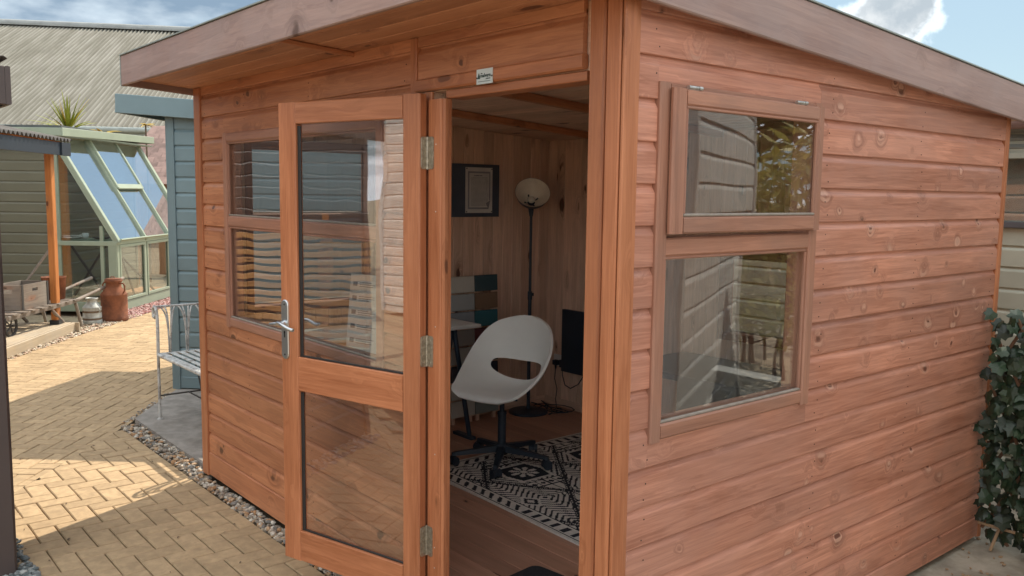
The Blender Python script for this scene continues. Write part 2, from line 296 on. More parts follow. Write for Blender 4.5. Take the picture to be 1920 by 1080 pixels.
def leafmat(name, c1, c2, sc=3.0, rough=0.5):
    m, t, b, o = newmat(name)
    g = t.nodes.new('ShaderNodeNewGeometry')
    c = mixc(t, g.outputs['Random Per Island'], c1, c2)
    t.links.new(c, b.inputs['Base Color']); b.inputs['Roughness'].default_value = rough
    tl = t.nodes.new('ShaderNodeBsdfTranslucent'); t.links.new(c, tl.inputs[0])
    ms = t.nodes.new('ShaderNodeMixShader'); ms.inputs[0].default_value = 0.35
    t.links.new(b.outputs[0], ms.inputs[1]); t.links.new(tl.outputs[0], ms.inputs[2]); t.links.new(ms.outputs[0], o.inputs[0]); return m
M['yucca'] = leafmat('yucca leaf', (0.16, 0.23, 0.035), (0.42, 0.40, 0.05))
M['yuccay'] = leafmat('yellow strap leaf', (0.46, 0.34, 0.04), (0.62, 0.44, 0.06))
M['treeleaf'] = leafmat('tree leaf', (0.035, 0.075, 0.018), (0.10, 0.15, 0.03))
M['bamboo'] = leafmat('bamboo leaf', (0.12, 0.15, 0.03), (0.38, 0.32, 0.06))
def pebble(name, cols):
    m, t, b, o = newmat(name)
    g = t.nodes.new('ShaderNodeNewGeometry'); cr = t.nodes.new('ShaderNodeValToRGB'); cr.color_ramp.interpolation = 'CONSTANT'
    t.links.new(g.outputs['Random Per Island'], cr.inputs[0])
    while len(cr.color_ramp.elements) < len(cols): cr.color_ramp.elements.new(0.5)
    for i, c in enumerate(cols): cr.color_ramp.elements[i].position = i/len(cols); cr.color_ramp.elements[i].color = rgba(c)
    v, base = objvec(t, (1, 1, 1), False); n = noise(t, base, 70, 4)
    f = sstep(t, n, 0.3, 0.7, 0.75, 1.2); cb = t.nodes.new('ShaderNodeCombineXYZ')
    for i in range(3): t.links.new(f, cb.inputs[i])
    t.links.new(mixc(t, 1.0, cr.outputs[0], cb.outputs[0], 'MULTIPLY'), b.inputs['Base Color']); b.inputs['Roughness'].default_value = 0.8
    bump(t, b, noise(t, base, 150, 3), 0.3, 0.002); return m
M['pebble'] = pebble('mixed pebble', [(0.36, 0.29, 0.21), (0.24, 0.20, 0.16), (0.50, 0.45, 0.37), (0.38, 0.22, 0.11), (0.29, 0.25, 0.20), (0.44, 0.30, 0.18), (0.20, 0.19, 0.17), (0.58, 0.54, 0.46)])
M['redgravel'] = pebble('red stone chipping', [(0.42, 0.20, 0.17), (0.50, 0.30, 0.27), (0.33, 0.15, 0.13), (0.55, 0.40, 0.36)])
M['creamgravel'] = pebble('cream pebble', [(0.55, 0.46, 0.33), (0.62, 0.55, 0.44), (0.42, 0.32, 0.22), (0.50, 0.34, 0.25)])
M['greygravel'] = pebble('slate chipping', [(0.16, 0.18, 0.18), (0.24, 0.26, 0.25), (0.10, 0.12, 0.12), (0.32, 0.33, 0.31)])
SAMPLE = [(0.55, 0.53, 0.46), (0.36, 0.38, 0.37), (0.25, 0.28, 0.30), (0.33, 0.34, 0.33), (0.45, 0.46, 0.43), (0.05, 0.06, 0.08), (0.50, 0.49, 0.43), (0.52, 0.50, 0.44)]
SAMPLE2 = [(0.04, 0.085, 0.10), (0.22, 0.14, 0.085), (0.03, 0.14, 0.17), (0.13, 0.045, 0.05), (0.03, 0.04, 0.06), (0.03, 0.04, 0.065), (0.09, 0.13, 0.12), (0.20, 0.23, 0.21)]
for i, c in enumerate(SAMPLE): M['sa%d' % i] = paint('sample paint a%d' % i, c)
for i, c in enumerate(SAMPLE2): M['sb%d' % i] = paint('sample paint b%d' % i, c)

# ------------------------------------------------------------------ object helpers
WM = {}
Id = Matrix.Identity(4)
def place(o, world, parent=None):
    COL.objects.link(o) if o.name not in COL.objects else None
    WM[o.name] = world
    if parent is not None:
        o.parent = parent; o.matrix_basis = WM[parent.name].inverted() @ world
    else: o.matrix_basis = world
    return o
def tag(o, label=None, cat=None, group=None, kind=None):
    if label: o['label'] = label
    if cat: o['category'] = cat
    if group: o['group'] = group
    if kind: o['kind'] = kind
    return o
def mk(name, me, mat, parent=None, world=None):
    o = bpy.data.objects.new(name, me)
    if mat is not None:
        for mm in (mat if isinstance(mat, (list, tuple)) else [mat]):
            if mm.name not in [x.name for x in me.materials if x]: me.materials.append(mm)
    return place(o, world if world is not None else (WM[parent.name] if parent else Id), parent)
def empty(name, loc, rz=0, label=None, cat=None, group=None, world=None):
    o = bpy.data.objects.new(name, None); o.empty_display_size = 0.1
    place(o, world if world is not None else Matrix.Translation(loc) @ Matrix.Rotation(rz, 4, 'Z'))
    return tag(o, label, cat, group)
def frame(origin, ex, ey):
    "matrix with local x along ex, y along ey (made perpendicular), z = x cross y"
    ex = Vector(ex).normalized(); ey = Vector(ey); ey = (ey - ex*ey.dot(ex)).normalized(); ez = ex.cross(ey)
    m = Matrix.Identity(4)
    for i in range(3): m[i][0] = ex[i]; m[i][1] = ey[i]; m[i][2] = ez[i]; m[i][3] = origin[i]
    return m
def prism_me(prof, L, name='m'):
    "profile of (y,z), anticlockwise seen from +x, extruded along x from 0 to L"
    n = len(prof)
    vs = [(0, y, z) for y, z in prof] + [(L, y, z) for y, z in prof]
    fs = [tuple(range(n-1, -1, -1)), tuple(range(n, 2*n))]
    for i in range(n):
        j = (i+1) % n; fs.append((i, j, n+j, n+i))
    me = bpy.data.meshes.new(name); me.from_pydata(vs, [], fs); me.update(); return me
def boxprof(y0, y1, z0, z1, c=0.002):
    c = min(c, (y1-y0)*0.3, (z1-z0)*0.3)
    return [(y0+c, z0), (y1-c, z0), (y1, z0+c), (y1, z1-c), (y1-c, z1), (y0+c, z1), (y0, z1-c), (y0, z0+c)]
def bisect_obj(o, pco, pno):
    "cut away what lies on the positive side of a world plane"
    inv = WM[o.name].inverted(); c = inv @ Vector(pco); nn = (inv.to_3x3() @ Vector(pno))
    bm = bmesh.new(); bm.from_mesh(o.data)
    r = bmesh.ops.bisect_plane(bm, geom=bm.verts[:]+bm.edges[:]+bm.faces[:], plane_co=c, plane_no=nn, clear_outer=True)
    ed = [e for e in r['geom_cut'] if isinstance(e, bmesh.types.BMEdge)]
    if ed: bmesh.ops.holes_fill(bm, edges=ed)
    bm.to_mesh(o.data); ok = len(bm.verts) > 3; bm.free()
    if not ok:
        bpy.data.objects.remove(o, do_unlink=True); return None
    return o
def plank(name, A, B, w, t, nrm, mat, parent, off=0.0, c=0.003):
    "board from A to B (centre line of its back face), width w, thickness t growing along nrm"
    A = Vector(A); B = Vector(B); L = (B-A).length
    me = prism_me(boxprof(off, off+t, -w/2, w/2, c), L, name)
    return mk(name, me, mat, parent, frame(A, B-A, nrm))
class BM:
    "collects shapes into one mesh"
    def __init__(s): s.v = []; s.f = []; s.smooth = []
    def add(s, vs, fs, sm=False):
        k = len(s.v); s.v += [tuple(v) for v in vs]; s.f += [tuple(k+i for i in f) for f in fs]; s.smooth += [sm]*len(fs); return s
    def box(s, x0, x1, y0, y1, z0, z1, m=None):
        vs = [Vector(p) for p in ((x0,y0,z0),(x1,y0,z0),(x1,y1,z0),(x0,y1,z0),(x0,y0,z1),(x1,y0,z1),(x1,y1,z1),(x0,y1,z1))]
        if m is not None: vs = [m @ v for v in vs]
        return s.add(vs, [(0,3,2,1),(4,5,6,7),(0,1,5,4),(1,2,6,5),(2,3,7,6),(3,0,4,7)])
    def tube(s, pts, r, n=8, cap=True, flat=None):
        pts = [Vector(p) for p in pts]; k = len(pts); rs = r if isinstance(r, (list, tuple)) else [r]*k
        prev = None; rings = []
        for i, p in enumerate(pts):
            d = (pts[min(i+1, k-1)] - pts[max(i-1, 0)]).normalized()
            if prev is None:
                a = Vector((0, 0, 1)) if abs(d.z) < 0.9 else Vector((1, 0, 0)); u = d.cross(a).normalized()
            else:
                u = (prev - d*prev.dot(d)).normalized()
            prev = u; w = d.cross(u)
            rings.append([p + (u*math.cos(2*math.pi*j/n) + w*math.sin(2*math.pi*j/n)*(flat or 1))*rs[i] for j in range(n)])
        vs = [v for rg in rings for v in rg]; fs = []
        for i in range(k-1):
            for j in range(n): fs.append((i*n+j, i*n+(j+1) % n, (i+1)*n+(j+1) % n, (i+1)*n+j))
        s.add(vs, fs, True)
        if cap: s.add(rings[0][::-1], [tuple(range(n))]); s.add(rings[-1], [tuple(range(n))])
        return s
    def lathe(s, prof, n=24, c=(0, 0, 0), m=None):
        c = Vector(c); vs = []
        for r, z in prof:
            for j in range(n):
                a = 2*math.pi*j/n; v = Vector((r*math.cos(a), r*math.sin(a), z))
                vs.append((m @ v) if m is not None else v + c)
        fs = []
        for i in range(len(prof)-1):
            for j in range(n): fs.append((i*n+j, i*n+(j+1) % n, (i+1)*n+(j+1) % n, (i+1)*n+j))
        return s.add(vs, fs, True)
    def build(s, name, mat, parent=None, world=None, local=False):
        me = bpy.data.meshes.new(name)
        vs = s.v
        wm = world if world is not None else (WM[parent.name] if parent else Id)
        me.from_pydata(vs, [], s.f); me.polygons.foreach_set('use_smooth', s.smooth); me.update()
        return mk(name, me, mat, parent, wm)
def T(x, y, z): return Matrix.Translation((x, y, z))

# shiplap profile: y outward, z up, pitch p
def shiplap(p, t=0.018):
    return [(0, 0.001), (t-0.002, 0.0), (t, 0.0025), (t, p*0.76), (t-0.0015, p*0.80), (t-0.006, p*0.86), (t-0.0115, p*0.93), (t-0.0125, p+0.012), (0, p+0.012)]
def siding(parent, A, B, nrm, z0, z1, p, mat, holes=(), name='siding_board', clip=None, nails=None, joints=None, t=0.018):
    """boards along A->B (xy points) on a wall facing nrm. holes: (s0,s1,z0,z1) measured from A. Whole boards with their own geometry"""
    A = Vector((A[0], A[1], 0)); B = Vector((B[0], B[1], 0)); L = (B-A).length; e = (B-A).normalized(); nrm = Vector((nrm[0], nrm[1], 0)).normalized()
    ex = nrm.cross(Vector((0, 0, 1)))
    flip = e.dot(ex) < 0
    prof = shiplap(p, t); out = []
    k = 0; z = z0
    while z < z1-0.003:
        segs = [(0, L)]
        for (a, b, h0, h1) in holes:
            if h0 < z+p-0.004 and h1 > z+0.004:
                ns = []
                for (s0, s1) in segs:
                    if b <= s0 or a >= s1: ns.append((s0, s1)); continue
                    if a-s0 > 0.01: ns.append((s0, a))
                    if s1-b > 0.01: ns.append((b, s1))
                segs = ns
        extra = []
        for (a, b, h0, h1) in holes:
            a, b = max(a, 0), min(b, L)
            if z < h0-0.004 and z+p > h0+0.004: extra.append((a, b, ((0, 0, h0), (0, 0, 1))))
            if z < h1-0.004 and z+p > h1+0.004: extra.append((a, b, ((0, 0, h1), (0, 0, -1))))
        for sg in segs+extra:
            s0, s1 = sg[0], sg[1]
            if s1-s0 < 0.01: continue
            org = A + e*(s1 if flip else s0); org.z = z
            jy = random.uniform(-0.0008, 0.0012)
            org += nrm*jy
            o = mk(name, prism_me(prof, s1-s0, name), mat, parent, frame(org, ex, nrm))
            if clip is not None: o = bisect_obj(o, *clip)
            if o is not None and len(sg) > 2: o = bisect_obj(o, *sg[2])
            if o is not None: out.append(o)
        z += p; k += 1
    return out

# ================================================================== SETTING: ground and paving
def poly_sheet(name, pts, z, mat, thick=0.0, kind='structure', rz=None):
    me = bpy.data.meshes.new(name); n = len(pts)
    if thick:
        vs = [(x, y, z) for x, y in pts] + [(x, y, z-thick) for x, y in pts]
        fs = [tuple(range(n))] + [tuple(range(2*n-1, n-1, -1))] + [(i, n+i, n+(i+1) % n, (i+1) % n) for i in range(n)]
    else: vs = [(x, y, z) for x, y in pts]; fs = [tuple(range(n))]
    me.from_pydata(vs, [], fs); me.update()
    bm = bmesh.new(); bm.from_mesh(me); bmesh.ops.recalc_face_normals(bm, faces=bm.faces[:]); bm.to_mesh(me); bm.free()
    if not thick and me.polygons[0].normal.z < 0: me.flip_normals()
    return tag(mk(name, me, mat), kind=kind)
poly_sheet('ground', [(-250, -250), (250, -250), (250, 250), (-250, 250)], -0.06, M['ground'])

F2 = Vector((math.cos(rad(140)), math.sin(rad(140)))); R2 = Vector((math.sin(rad(140)), -math.cos(rad(140))))
def Y(l, d):                      # yard frame: lateral and depth (the yard is laid out at 40 degrees to the summerhouse)
    v = R2*l + F2*d; return (v.x, v.y)
def L_of(x, y): return x*R2.x + y*R2.y
def D_of(x, y): return x*F2.x + y*F2.y

paving = poly_sheet('paving', [Y(-5.1, -1.5), Y(-2.0, -1.5), (3.5, -3.6), (3.5, 1.75), (-1.9, 1.75), (-6.2, 1.75), Y(-2.76, 6.3), Y(-2.76, 16.5), Y(-5.1, 16.5)], -0.014, M['joint'])
SLAB = [(-6.47, 1.86), (-4.9, 1.86), (-1.75, 1.86), (-1.75, 4.6), (-6.0, 4.6), (-7.4, 2.75), (-7.26, 2.44)]
def in_slab(x, y):
    # left edge of the slab runs from (-6.47,1.86) to (-7.26,2.44)
    return y > 1.60 and (x > -6.50 - (y-1.82)*1.36)
W_ = 0.1015
bricks = []       # (cx, cy, lx, ly, yaw, origin frame)
def herring(xa, xb, ya, yb, ok, tf, rot, ph=3):
    i0, i1 = int(math.floor(xa/W_)), int(math.ceil(xb/W_)); j0, j1 = int(math.floor(ya/W_)), int(math.ceil(yb/W_))
    for i in range(i0, i1):
        for j in range(j0, j1):
            r = (i-j+ph) % 4
            if r == 0: c = ((i+1)*W_, (j+0.5)*W_); a = 0
            elif r == 3: c = ((i+0.5)*W_, (j+1)*W_); a = 1
            else: continue
            X, Yy = tf(c)
            cl = ok(X, Yy, a)
            if cl is not None: bricks.append((X, Yy, rot + (math.pi/2 if a else 0), cl))
NX0, NY0 = -5.097, 0.945
def clips(X, Yy, planes):
    "None if the block lies outside, else the planes that cut it"
    out = []
    for (px, py, nx, ny) in planes:
        d = (X-px)*nx + (Yy-py)*ny
        if d > 0.085: return None
        if d > -0.112: out.append(((px, py, 0), (nx, ny, 0)))
    return out
BP = Y(-2.757, 5.5); SLN = Vector((-0.58, -0.79)).normalized()
def near_ok(X, Yy, a):
    if (X > -1.86 and Yy > 1.12) or X > -0.6: return None
    c = clips(X, Yy, [(0, 1.735, 0, 1), (BP[0], BP[1], -R2.x, -R2.y)])
    if c is None: return None
    if X < -4.15 and X > -5.12 and 0.72 > Yy > -0.72:
        if X > -4.27 or Yy > 0.62:
            return c + ([((0, 0.70, 0), (0, -1, 0))] if Yy > 0.62 and X < -4.27 else [((-4.12, 0, 0), (-1, 0, 0))]) if (X > -4.22 or Yy > 0.66) else None
        return None
    return c
herring(-1.6, 4.6, -2.3, 0.75, near_ok, lambda c: (NX0+c[0], NY0+c[1]), 0)
def far_ok(X, Yy, a):
    if D_of(X, Yy) > 16: return None
    lp = Y(-4.98, 5)
    c = clips(X, Yy, [(BP[0], BP[1], R2.x, R2.y), (lp[0], lp[1], -R2.x, -R2.y)])
    if c is None: return None
    if Yy > 1.75 and D_of(X, Yy) < 7.4:
        c2 = clips(X, Yy, [(-6.47, 1.83, 0.58/0.98, 0.79/0.98)])
        return None if c2 is None else c + c2
    return c
herring(-5.1, -2.7, 2.6, 16.2, far_ok, lambda c: Y(c[0]+0.03, c[1]), rad(50), 3)
def paver_me(lx=0.1972, ly=0.0962, h=0.05, c=0.0042):
    "clay-size block, chamfered top"
    prof = []
    a, b = lx/2, ly/2
    vs = [(-a, -b, -h), (a, -b, -h), (a, b, -h), (-a, b, -h), (-a, -b, -c), (a, -b, -c), (a, b, -c), (-a, b, -c), (-a+c, -b+c, 0), (a-c, -b+c, 0), (a-c, b-c, 0), (-a+c, b-c, 0)]
    fs = [(8, 9, 10, 11)] + [(4+i, 4+(i+1) % 4, 8+(i+1) % 4, 8+i) for i in range(4)] + [(i, (i+1) % 4, 4+(i+1) % 4, 4+i) for i in range(4)]
    me = bpy.data.meshes.new('paver'); me.from_pydata(vs, [], fs); me.materials.append(M['paver']); me.update(); return me
pme = paver_me()
camxy = Vector((0, 0))
def inview(x, y):
    v = Vector((x, y, 0)) - Vector((0, 0, CAM_H)); z = v.dot(fw)
    if z <= 0.2: return False
    px = 960+1626.4*v.dot(rt)/z; py = 540-1626.4*v.dot(up)/z
    return -60 < px < 560 and py < 1140
bricks.sort(key=lambda b: (not inview(b[0], b[1]), b[0]**2+b[1]**2))
rest = BM(); rnd = random.Random(3)
def clipme(me, w, cl):
    inv = w.inverted(); bm = bmesh.new(); bm.from_mesh(me)
    for co_, no_ in cl:
        r = bmesh.ops.bisect_plane(bm, geom=bm.verts[:]+bm.edges[:]+bm.faces[:], plane_co=inv @ Vector(co_), plane_no=inv.to_3x3() @ Vector(no_), clear_outer=True)
        ed = [e for e in r['geom_cut'] if isinstance(e, bmesh.types.BMEdge)]
        if ed: bmesh.ops.holes_fill(bm, edges=ed)
    n = bpy.data.meshes.new('paver'); bm.to_mesh(n); bm.free(); n.materials.append(M['paver'])
    return n if len(n.vertices) > 7 else None
nsingle = 0
for k, (X, Yy, rot, cl) in enumerate(bricks):
    dz = rnd.uniform(-0.0022, 0.0012); m = T(X, Yy, dz) @ Matrix.Rotation(rot + rnd.uniform(-0.008, 0.008), 4, 'Z') @ Matrix.Rotation(rnd.uniform(-0.006, 0.006), 4, 'X')
    q = pme
    if cl: q = clipme(pme, m, cl)
    if q is None: continue
    if nsingle < 298: mk('paver', q, None, paving, m); nsingle += 1
    else: rest.add([m @ v.co for v in q.vertices], [tuple(p.vertices) for p in q.polygons])
# colour of the joined far pavers differs block by block too
def islandmat():
    m, t, b, o = newmat('buff block pavers beyond')
    g = t.nodes.new('ShaderNodeNewGeometry'); v, base = objvec(t, (1, 1, 1), False)
    n = noise(t, base, 22, 5); f = math_(t, 'MULTIPLY', sstep(t, n, 0.25, 0.75, 0.87, 1.13), math_(t, 'MULTIPLY_ADD', g.outputs['Random Per Island'], 0.24, 0.88))
    cb = t.nodes.new('ShaderNodeCombineXYZ')
    for i in range(3): t.links.new(f, cb.inputs[i])
    c = mixc(t, 1.0, (0.42, 0.302, 0.178), cb.outputs[0], 'MULTIPLY')
    c = mixc(t, math_(t, 'MULTIPLY', sstep(t, noise(t, base, 1.7, 6), 0.45, 0.7), 0.3), c, (0.27, 0.20, 0.12))
    t.links.new(c, b.inputs['Base Color']); b.inputs['Roughness'].default_value = 0.9; b.inputs['Specular IOR Level'].default_value = 0.2
    bump(t, b, noise(t, base, 260, 4), 0.5, 0.0015); return m
o = rest.build('paver_field', islandmat(), paving); tag(o, kind='stuff')

slab = poly_sheet('concrete_slab', SLAB, 0.028, M['slab'], 0.10)
poly_sheet('concrete_pad', [(-1.745, 1.2), (3.5, 1.2), (3.5, 7.0), (-6.0, 7.0), (-6.0, 4.61), (-1.745, 4.61)], -0.004, M['concrete2'], 0.05)

ICO = None
def stones(name, region, n, size, mat, zb, seed=1, label=None, cat=None):
    "region(rng) -> (x, y); stones piled as small irregular solids, one object"
    global ICO
    if ICO is None:
        bm = bmesh.new(); bmesh.ops.create_icosphere(bm, subdivisions=1, radius=1.0)
        ICO = ([v.co.copy() for v in bm.verts], [tuple(v.index for v in f.verts) for f in bm.faces]); bm.free()
    r = random.Random(seed); B = BM()
    for i in range(n):
        x, y = region(r); s = size*r.uniform(0.5, 1.25)
        m = T(x, y, zb + r.uniform(-0.3, 0.8)*s) @ Matrix.Rotation(r.uniform(0, 6.3), 4, 'Z') @ Matrix.Rotation(r.uniform(-0.6, 0.6), 4, 'X') @ Matrix.Diagonal((s*r.uniform(0.8, 1.3), s*r.uniform(0.55, 0.95), s*r.uniform(0.4, 0.75), 1))
        B.add([m @ (v*r.uniform(0.82, 1.12)) for v in ICO[0]], ICO[1])
    o = B.build(name, mat); tag(o, label, cat, kind='stuff'); return o
def reg_strip(r):
    x = r.uniform(-6.38, -2.3); return (x, r.uniform(1.74, 1.86 if x < -5.0 else 1.815))
poly_sheet('gravel_bed', [(-6.45, 1.72), (-2.2, 1.72), (-2.2, 1.858), (-6.47, 1.858)], -0.006, M['joint'])
stones('pebble_strip', reg_strip, 1500, 0.0165, M['pebble'], 0.002, 1, 'mixed grey and brown pebbles in the strip between summerhouse and paving', 'pebbles')
stones('pebble_edging', lambda r: ((lambda t: (-6.45-0.79*t+r.uniform(-0.03, 0.0), 1.80+0.58*t+r.uniform(-0.03, 0.03)))(r.random())), 150, 0.012, M['pebble'], 0.0, 2, 'thin line of pebbles along the left edge of the concrete slab', 'pebbles')
stones('red_gravel', lambda r: Y(r.uniform(-5.40, -4.97), r.uniform(11.2, 15.8)), 3600, 0.019, M['redgravel'], -0.004, 3, 'red stone chippings along the foot of the green greenhouse', 'gravel')
stones('cream_gravel', lambda r: Y(r.uniform(-5.45, -4.96), r.uniform(10.3, 11.5)), 1000, 0.018, M['creamgravel'], -0.004, 4, 'cream pebbles under the old milk churns', 'gravel')
stones('gravel_margin', lambda r: (lambda d: Y(r.uniform(-5.15-0.06*(d-8.4), -4.93-0.03*(d-8.4)), d))(r.uniform(7.0, 10.4)), 1700, 0.018, M['creamgravel'], -0.004, 5, 'cream and pink pebbles along the deck edge', 'gravel')
stones('slate_chippings', lambda r: (r.uniform(-4.22, -4.06) if r.random() < 0.6 else r.uniform(-5.1, -4.06), r.uniform(-0.6, 0.70) if r.random() < 0.6 else r.uniform(0.66, 0.76)), 900, 0.017, M['greygravel'], -0.002, 6, 'grey green slate chippings at the foot of the dark shed', 'gravel')

# ================================================================== SUMMERHOUSE
XL, XR, YF, YB = -4.95, -1.717, 1.833, 4.50
def ceil_z(y): return 2.250 - 0.063*(y-1.833)
CLIP = ((0, 1.833, 2.250), (0, 0.063, 1))
SH = empty('summerhouse', (-3.33, 3.15, 0.0), 0, 'large redwood stained pent roof summerhouse with its glazed door standing open', 'summerhouse')
VZ = Vector((0, 0, 1))
def wallcore(name, x0, x1, y0, y1, z0, z1, holes_axis=None, holes=(), clip=True, parent=None):
    "thin sheathing behind the boards, with openings"
    # split along s = x or y
    B = BM(); ax = holes_axis
    s0, s1 = (x0, x1) if ax == 'x' else (y0, y1)
    cuts = sorted(set([s0, s1] + [h for a in holes for h in (a[0], a[1]) if s0 < h < s1]))
    for a, b in zip(cuts[:-1], cuts[1:]):
        mid = (a+b)/2; hs = [h for h in holes if h[0] < mid < h[1]]
        zs = [(z0, z1)]
        for h in hs:
            nz = []
            for (c, d) in zs:
                if h[2] > c: nz.append((c, min(d, h[2])))
                if h[3] < d: nz.append((max(c, h[3]), d))
            zs = nz
        for (c, d) in zs:
            if ax == 'x': B.box(a, b, y0, y1, c, d)
            else: B.box(x0, x1, a, b, c, d)
    o = B.build(name, M['lining'], parent or SH, Id)
    return bisect_obj(o, *CLIP)
ZT = 2.30
# window openings
FW = (-4.575, -2.965, 0.955, 1.985)        # front left window: x0,x1,z0,z1
SW = (1.965, 2.835, 0.945, 2.018)          # right side window: y0,y1
LW = (2.06, 2.93, 0.955, 1.985)            # left side window
BW = (-3.30, -2.72, 0.80, 1.36)            # back window: x0,x1,z0,z1
DO = (-2.66, -1.835, 0.09, 2.05)           # door opening
TH = 0.05
fwall = wallcore('front_wall', XL+0.02, XR-0.01, YF+0.002, YF+TH, 0.05, ZT, 'x', [(FW[0], FW[1], FW[2], FW[3]), (DO[0], DO[1], 0.05, DO[3])])
swall = wallcore('side_wall', XR-TH, XR-0.002, YF+TH, YB-TH, 0.05, ZT, 'y', [SW])
lwall = wallcore('left_wall', XL+0.002, XL+TH, YF+TH, YB-TH, 0.05, ZT, 'y', [LW])
bwall = wallcore('back_wall', XL+0.02, XR-0.02, YB-TH, YB-0.002, 0.05, ZT, 'x', [BW])
# outside boards
PF, PS = 0.1197, 0.1225
siding(fwall, (XL+0.055, YF), (-2.765, YF), (0, -1), 0.172, 2.30, PF, M['front'], [(FW[0]-XL-0.055, FW[1]-XL-0.055, FW[2], FW[3])], clip=CLIP)
siding(fwall, (-2.722, YF), (-1.86, YF), (0, -1), 0.172+PF*16+0.008, 2.30, PF, M['front'], clip=CLIP)
siding(swall, (XR, YF+0.004), (XR, YB-0.045), (1, 0), 0.13, 2.30, PS, M['side'], [(SW[0]-YF-0.004, SW[1]-YF-0.004, SW[2], SW[3])], clip=CLIP)
siding(lwall, (XL, YF+0.05), (XL, YB-0.03), (-1, 0), 0.172, 2.30, PF, M['front'], [(LW[0]-YF-0.05, LW[1]-YF-0.05, LW[2], LW[3])], clip=CLIP)
siding(bwall, (XL, YB), (XR, YB), (0, 1), 0.172, 2.30, PF, M['front'], [(BW[0]-XL, BW[1]-XL, BW[2], BW[3])], clip=CLIP)
# nail heads on the side wall and front wall, as they show in pairs on each board
nb = BM()
def naild(B, p, n, r=0.0028, h=0.0012):
    m = frame(p, n, VZ if abs(n[2]) < 0.9 else Vector((1, 0, 0)))
    B.lathe([(0.0, h), (r*0.7, h), (r, 0)], 6, m=m @ Matrix.Rotation(math.pi/2, 4, 'Y'))
for k in range(18):
    for yy in (1.955, 2.905, 3.62, 4.40):
        for dz in (0.022, 0.078):
            z = 0.13+PS*k+dz
            if z < ceil_z(yy)-0.05 and not (SW[0]-0.02 < yy < SW[1]+0.02 and SW[2] < z < SW[3]):
                naild(nb, (XR+0.0186, yy+random.uniform(-0.012, 0.012), z+random.uniform(-0.006, 0.006)), (1, 0, 0))
o = nb.build('nail_heads', M['nail'], swall, Id); tag(o, kind='stuff')
nb = BM()
for k in range(17):
    for xx in (-4.84, -4.30, -3.60, -2.80):
        for dz in (0.022, 0.076):
            z = 0.172+PF*k+dz
            if z < 2.2 and not (FW[0]-0.02 < xx < FW[1]+0.02 and FW[2]-0.02 < z < FW[3]+0.02):
                naild(nb, (xx+random.uniform(-0.012, 0.012), YF-0.0186, z+random.uniform(-0.006, 0.006)), (0, -1, 0))
o = nb.build('nail_heads', M['nail'], fwall, Id); tag(o, kind='stuff')

# base rails
plank('base_rail', (XL, YF-0.001, 0.100), (-2.70, YF-0.001, 0.100), 0.138, 0.020, (0, -1, 0), M['front'], SH, c=0.006)
plank('base_rail', (-2.70, YF-0.001, 0.062), (XR, YF-0.001, 0.062), 0.062, 0.020, (0, -1, 0), M['front'], SH, c=0.006)
plank('base_rail', (XR-0.001, YF+0.04, 0.075), (XR-0.001, YB, 0.075), 0.105, 0.022, (1, 0, 0), M['side'], SH, c=0.006)
B_ = BM(); B_.box(XL+0.03, XR-0.03, YF+0.03, YB-0.03, 0.028, 0.052); tag(B_.build('floor_bearer', M['front'], SH, Id))
# corner trims
def trim_v(x, y, w, t, n, z0, z1, mat=M['trim'], name='corner_trim', c=0.004, par=None): return plank(name, (x, y, z0), (x, y, z1), w, t, n, mat, par or SH, c=c)
zf = ceil_z(YF)-0.002
trim_v(XL+0.012, YF-0.002, 0.090, 0.026, (0, -1, 0), 0.030, zf)           # left end of front wall
trim_v(XL-0.002, YF+0.020, 0.070, 0.022, (-1, 0, 0), 0.030, zf)
# front right corner: post with rounded arris
pp = [(-0.034, -0.044), (0.042, -0.044), (0.046, -0.040), (0.046, 0.006), (0.043, 0.011), (-0.034, 0.011)]
me = prism_me([(y, z) for y, z in pp], zf-0.03)
# local x up, local y = -Y (outward), z = x cross y = +X... (up x -Y = +X)
mk('corner_post', me, M['trim'], SH, frame((-1.708, YF+0.014, 0.03), (0, 0, 1), (0, -1, 0)))
plank('corner_trim', (-1.6925, YF-0.006, 0.03), (-1.6925, YF-0.006, zf), 0.050, 0.012, (1, 0, 0), M['trim'], SH, c=0.003)
zb = ceil_z(YB)-0.002
me = prism_me([(0, -0.022), (0.020, -0.022), (0.027, -0.014), (0.030, 0), (0.027, 0.014), (0.020, 0.022), (0, 0.022)], zb-0.02)
mk('corner_trim', me, M['trim'], SH, frame((XR-0.002, YB-0.022, 0.02), (0, 0, 1), (1, 0, 0)))
# cover strip left of the door head
plank('cover_strip', (-2.743, YF-0.002, 2.052), (-2.743, YF-0.002, zf), 0.040, 0.024, (0, -1, 0), M['trim'], SH)

# door frame
dj = plank('door_frame', (-2.596, YF-0.010, 0.09), (-2.596, YF-0.010, 2.019), 0.080, 0.022, (0, -1, 0), M['trim'], SH, c=0.004)
plank('jamb', (-2.575, YF+0.010, 0.09), (-2.575, YF+0.010, 2.019), 0.060, 0.018, (0, -1, 0), M['trim'], dj)
me = prism_me([(0, -0.010), (0.012, -0.010), (0.017, -0.003), (0.012, 0.010), (0, 0.010)], 1.929)
mk('stop_bead', me, M['trim'], dj, frame((-2.553, YF-0.0085, 0.09), (0, 0, 1), (0, -1, 0)))
plank('jamb', (-1.8045, YF+0.075, 0.09), (-1.8045, YF+0.075, zf), 0.063, 0.093, (0, -1, 0), M['trim'], dj, c=0.006)
plank('door_head', (-2.56, YF+0.072, 2.036), (-1.853, YF+0.072, 2.036), 0.030, 0.078, (0, -1, 0), M['trim'], dj)
plank('lintel', (-2.735, YF-0.002, 2.076), (-1.853, YF-0.002, 2.076), 0.046, 0.026, (0, -1, 0), M['trim'], dj, c=0.006)
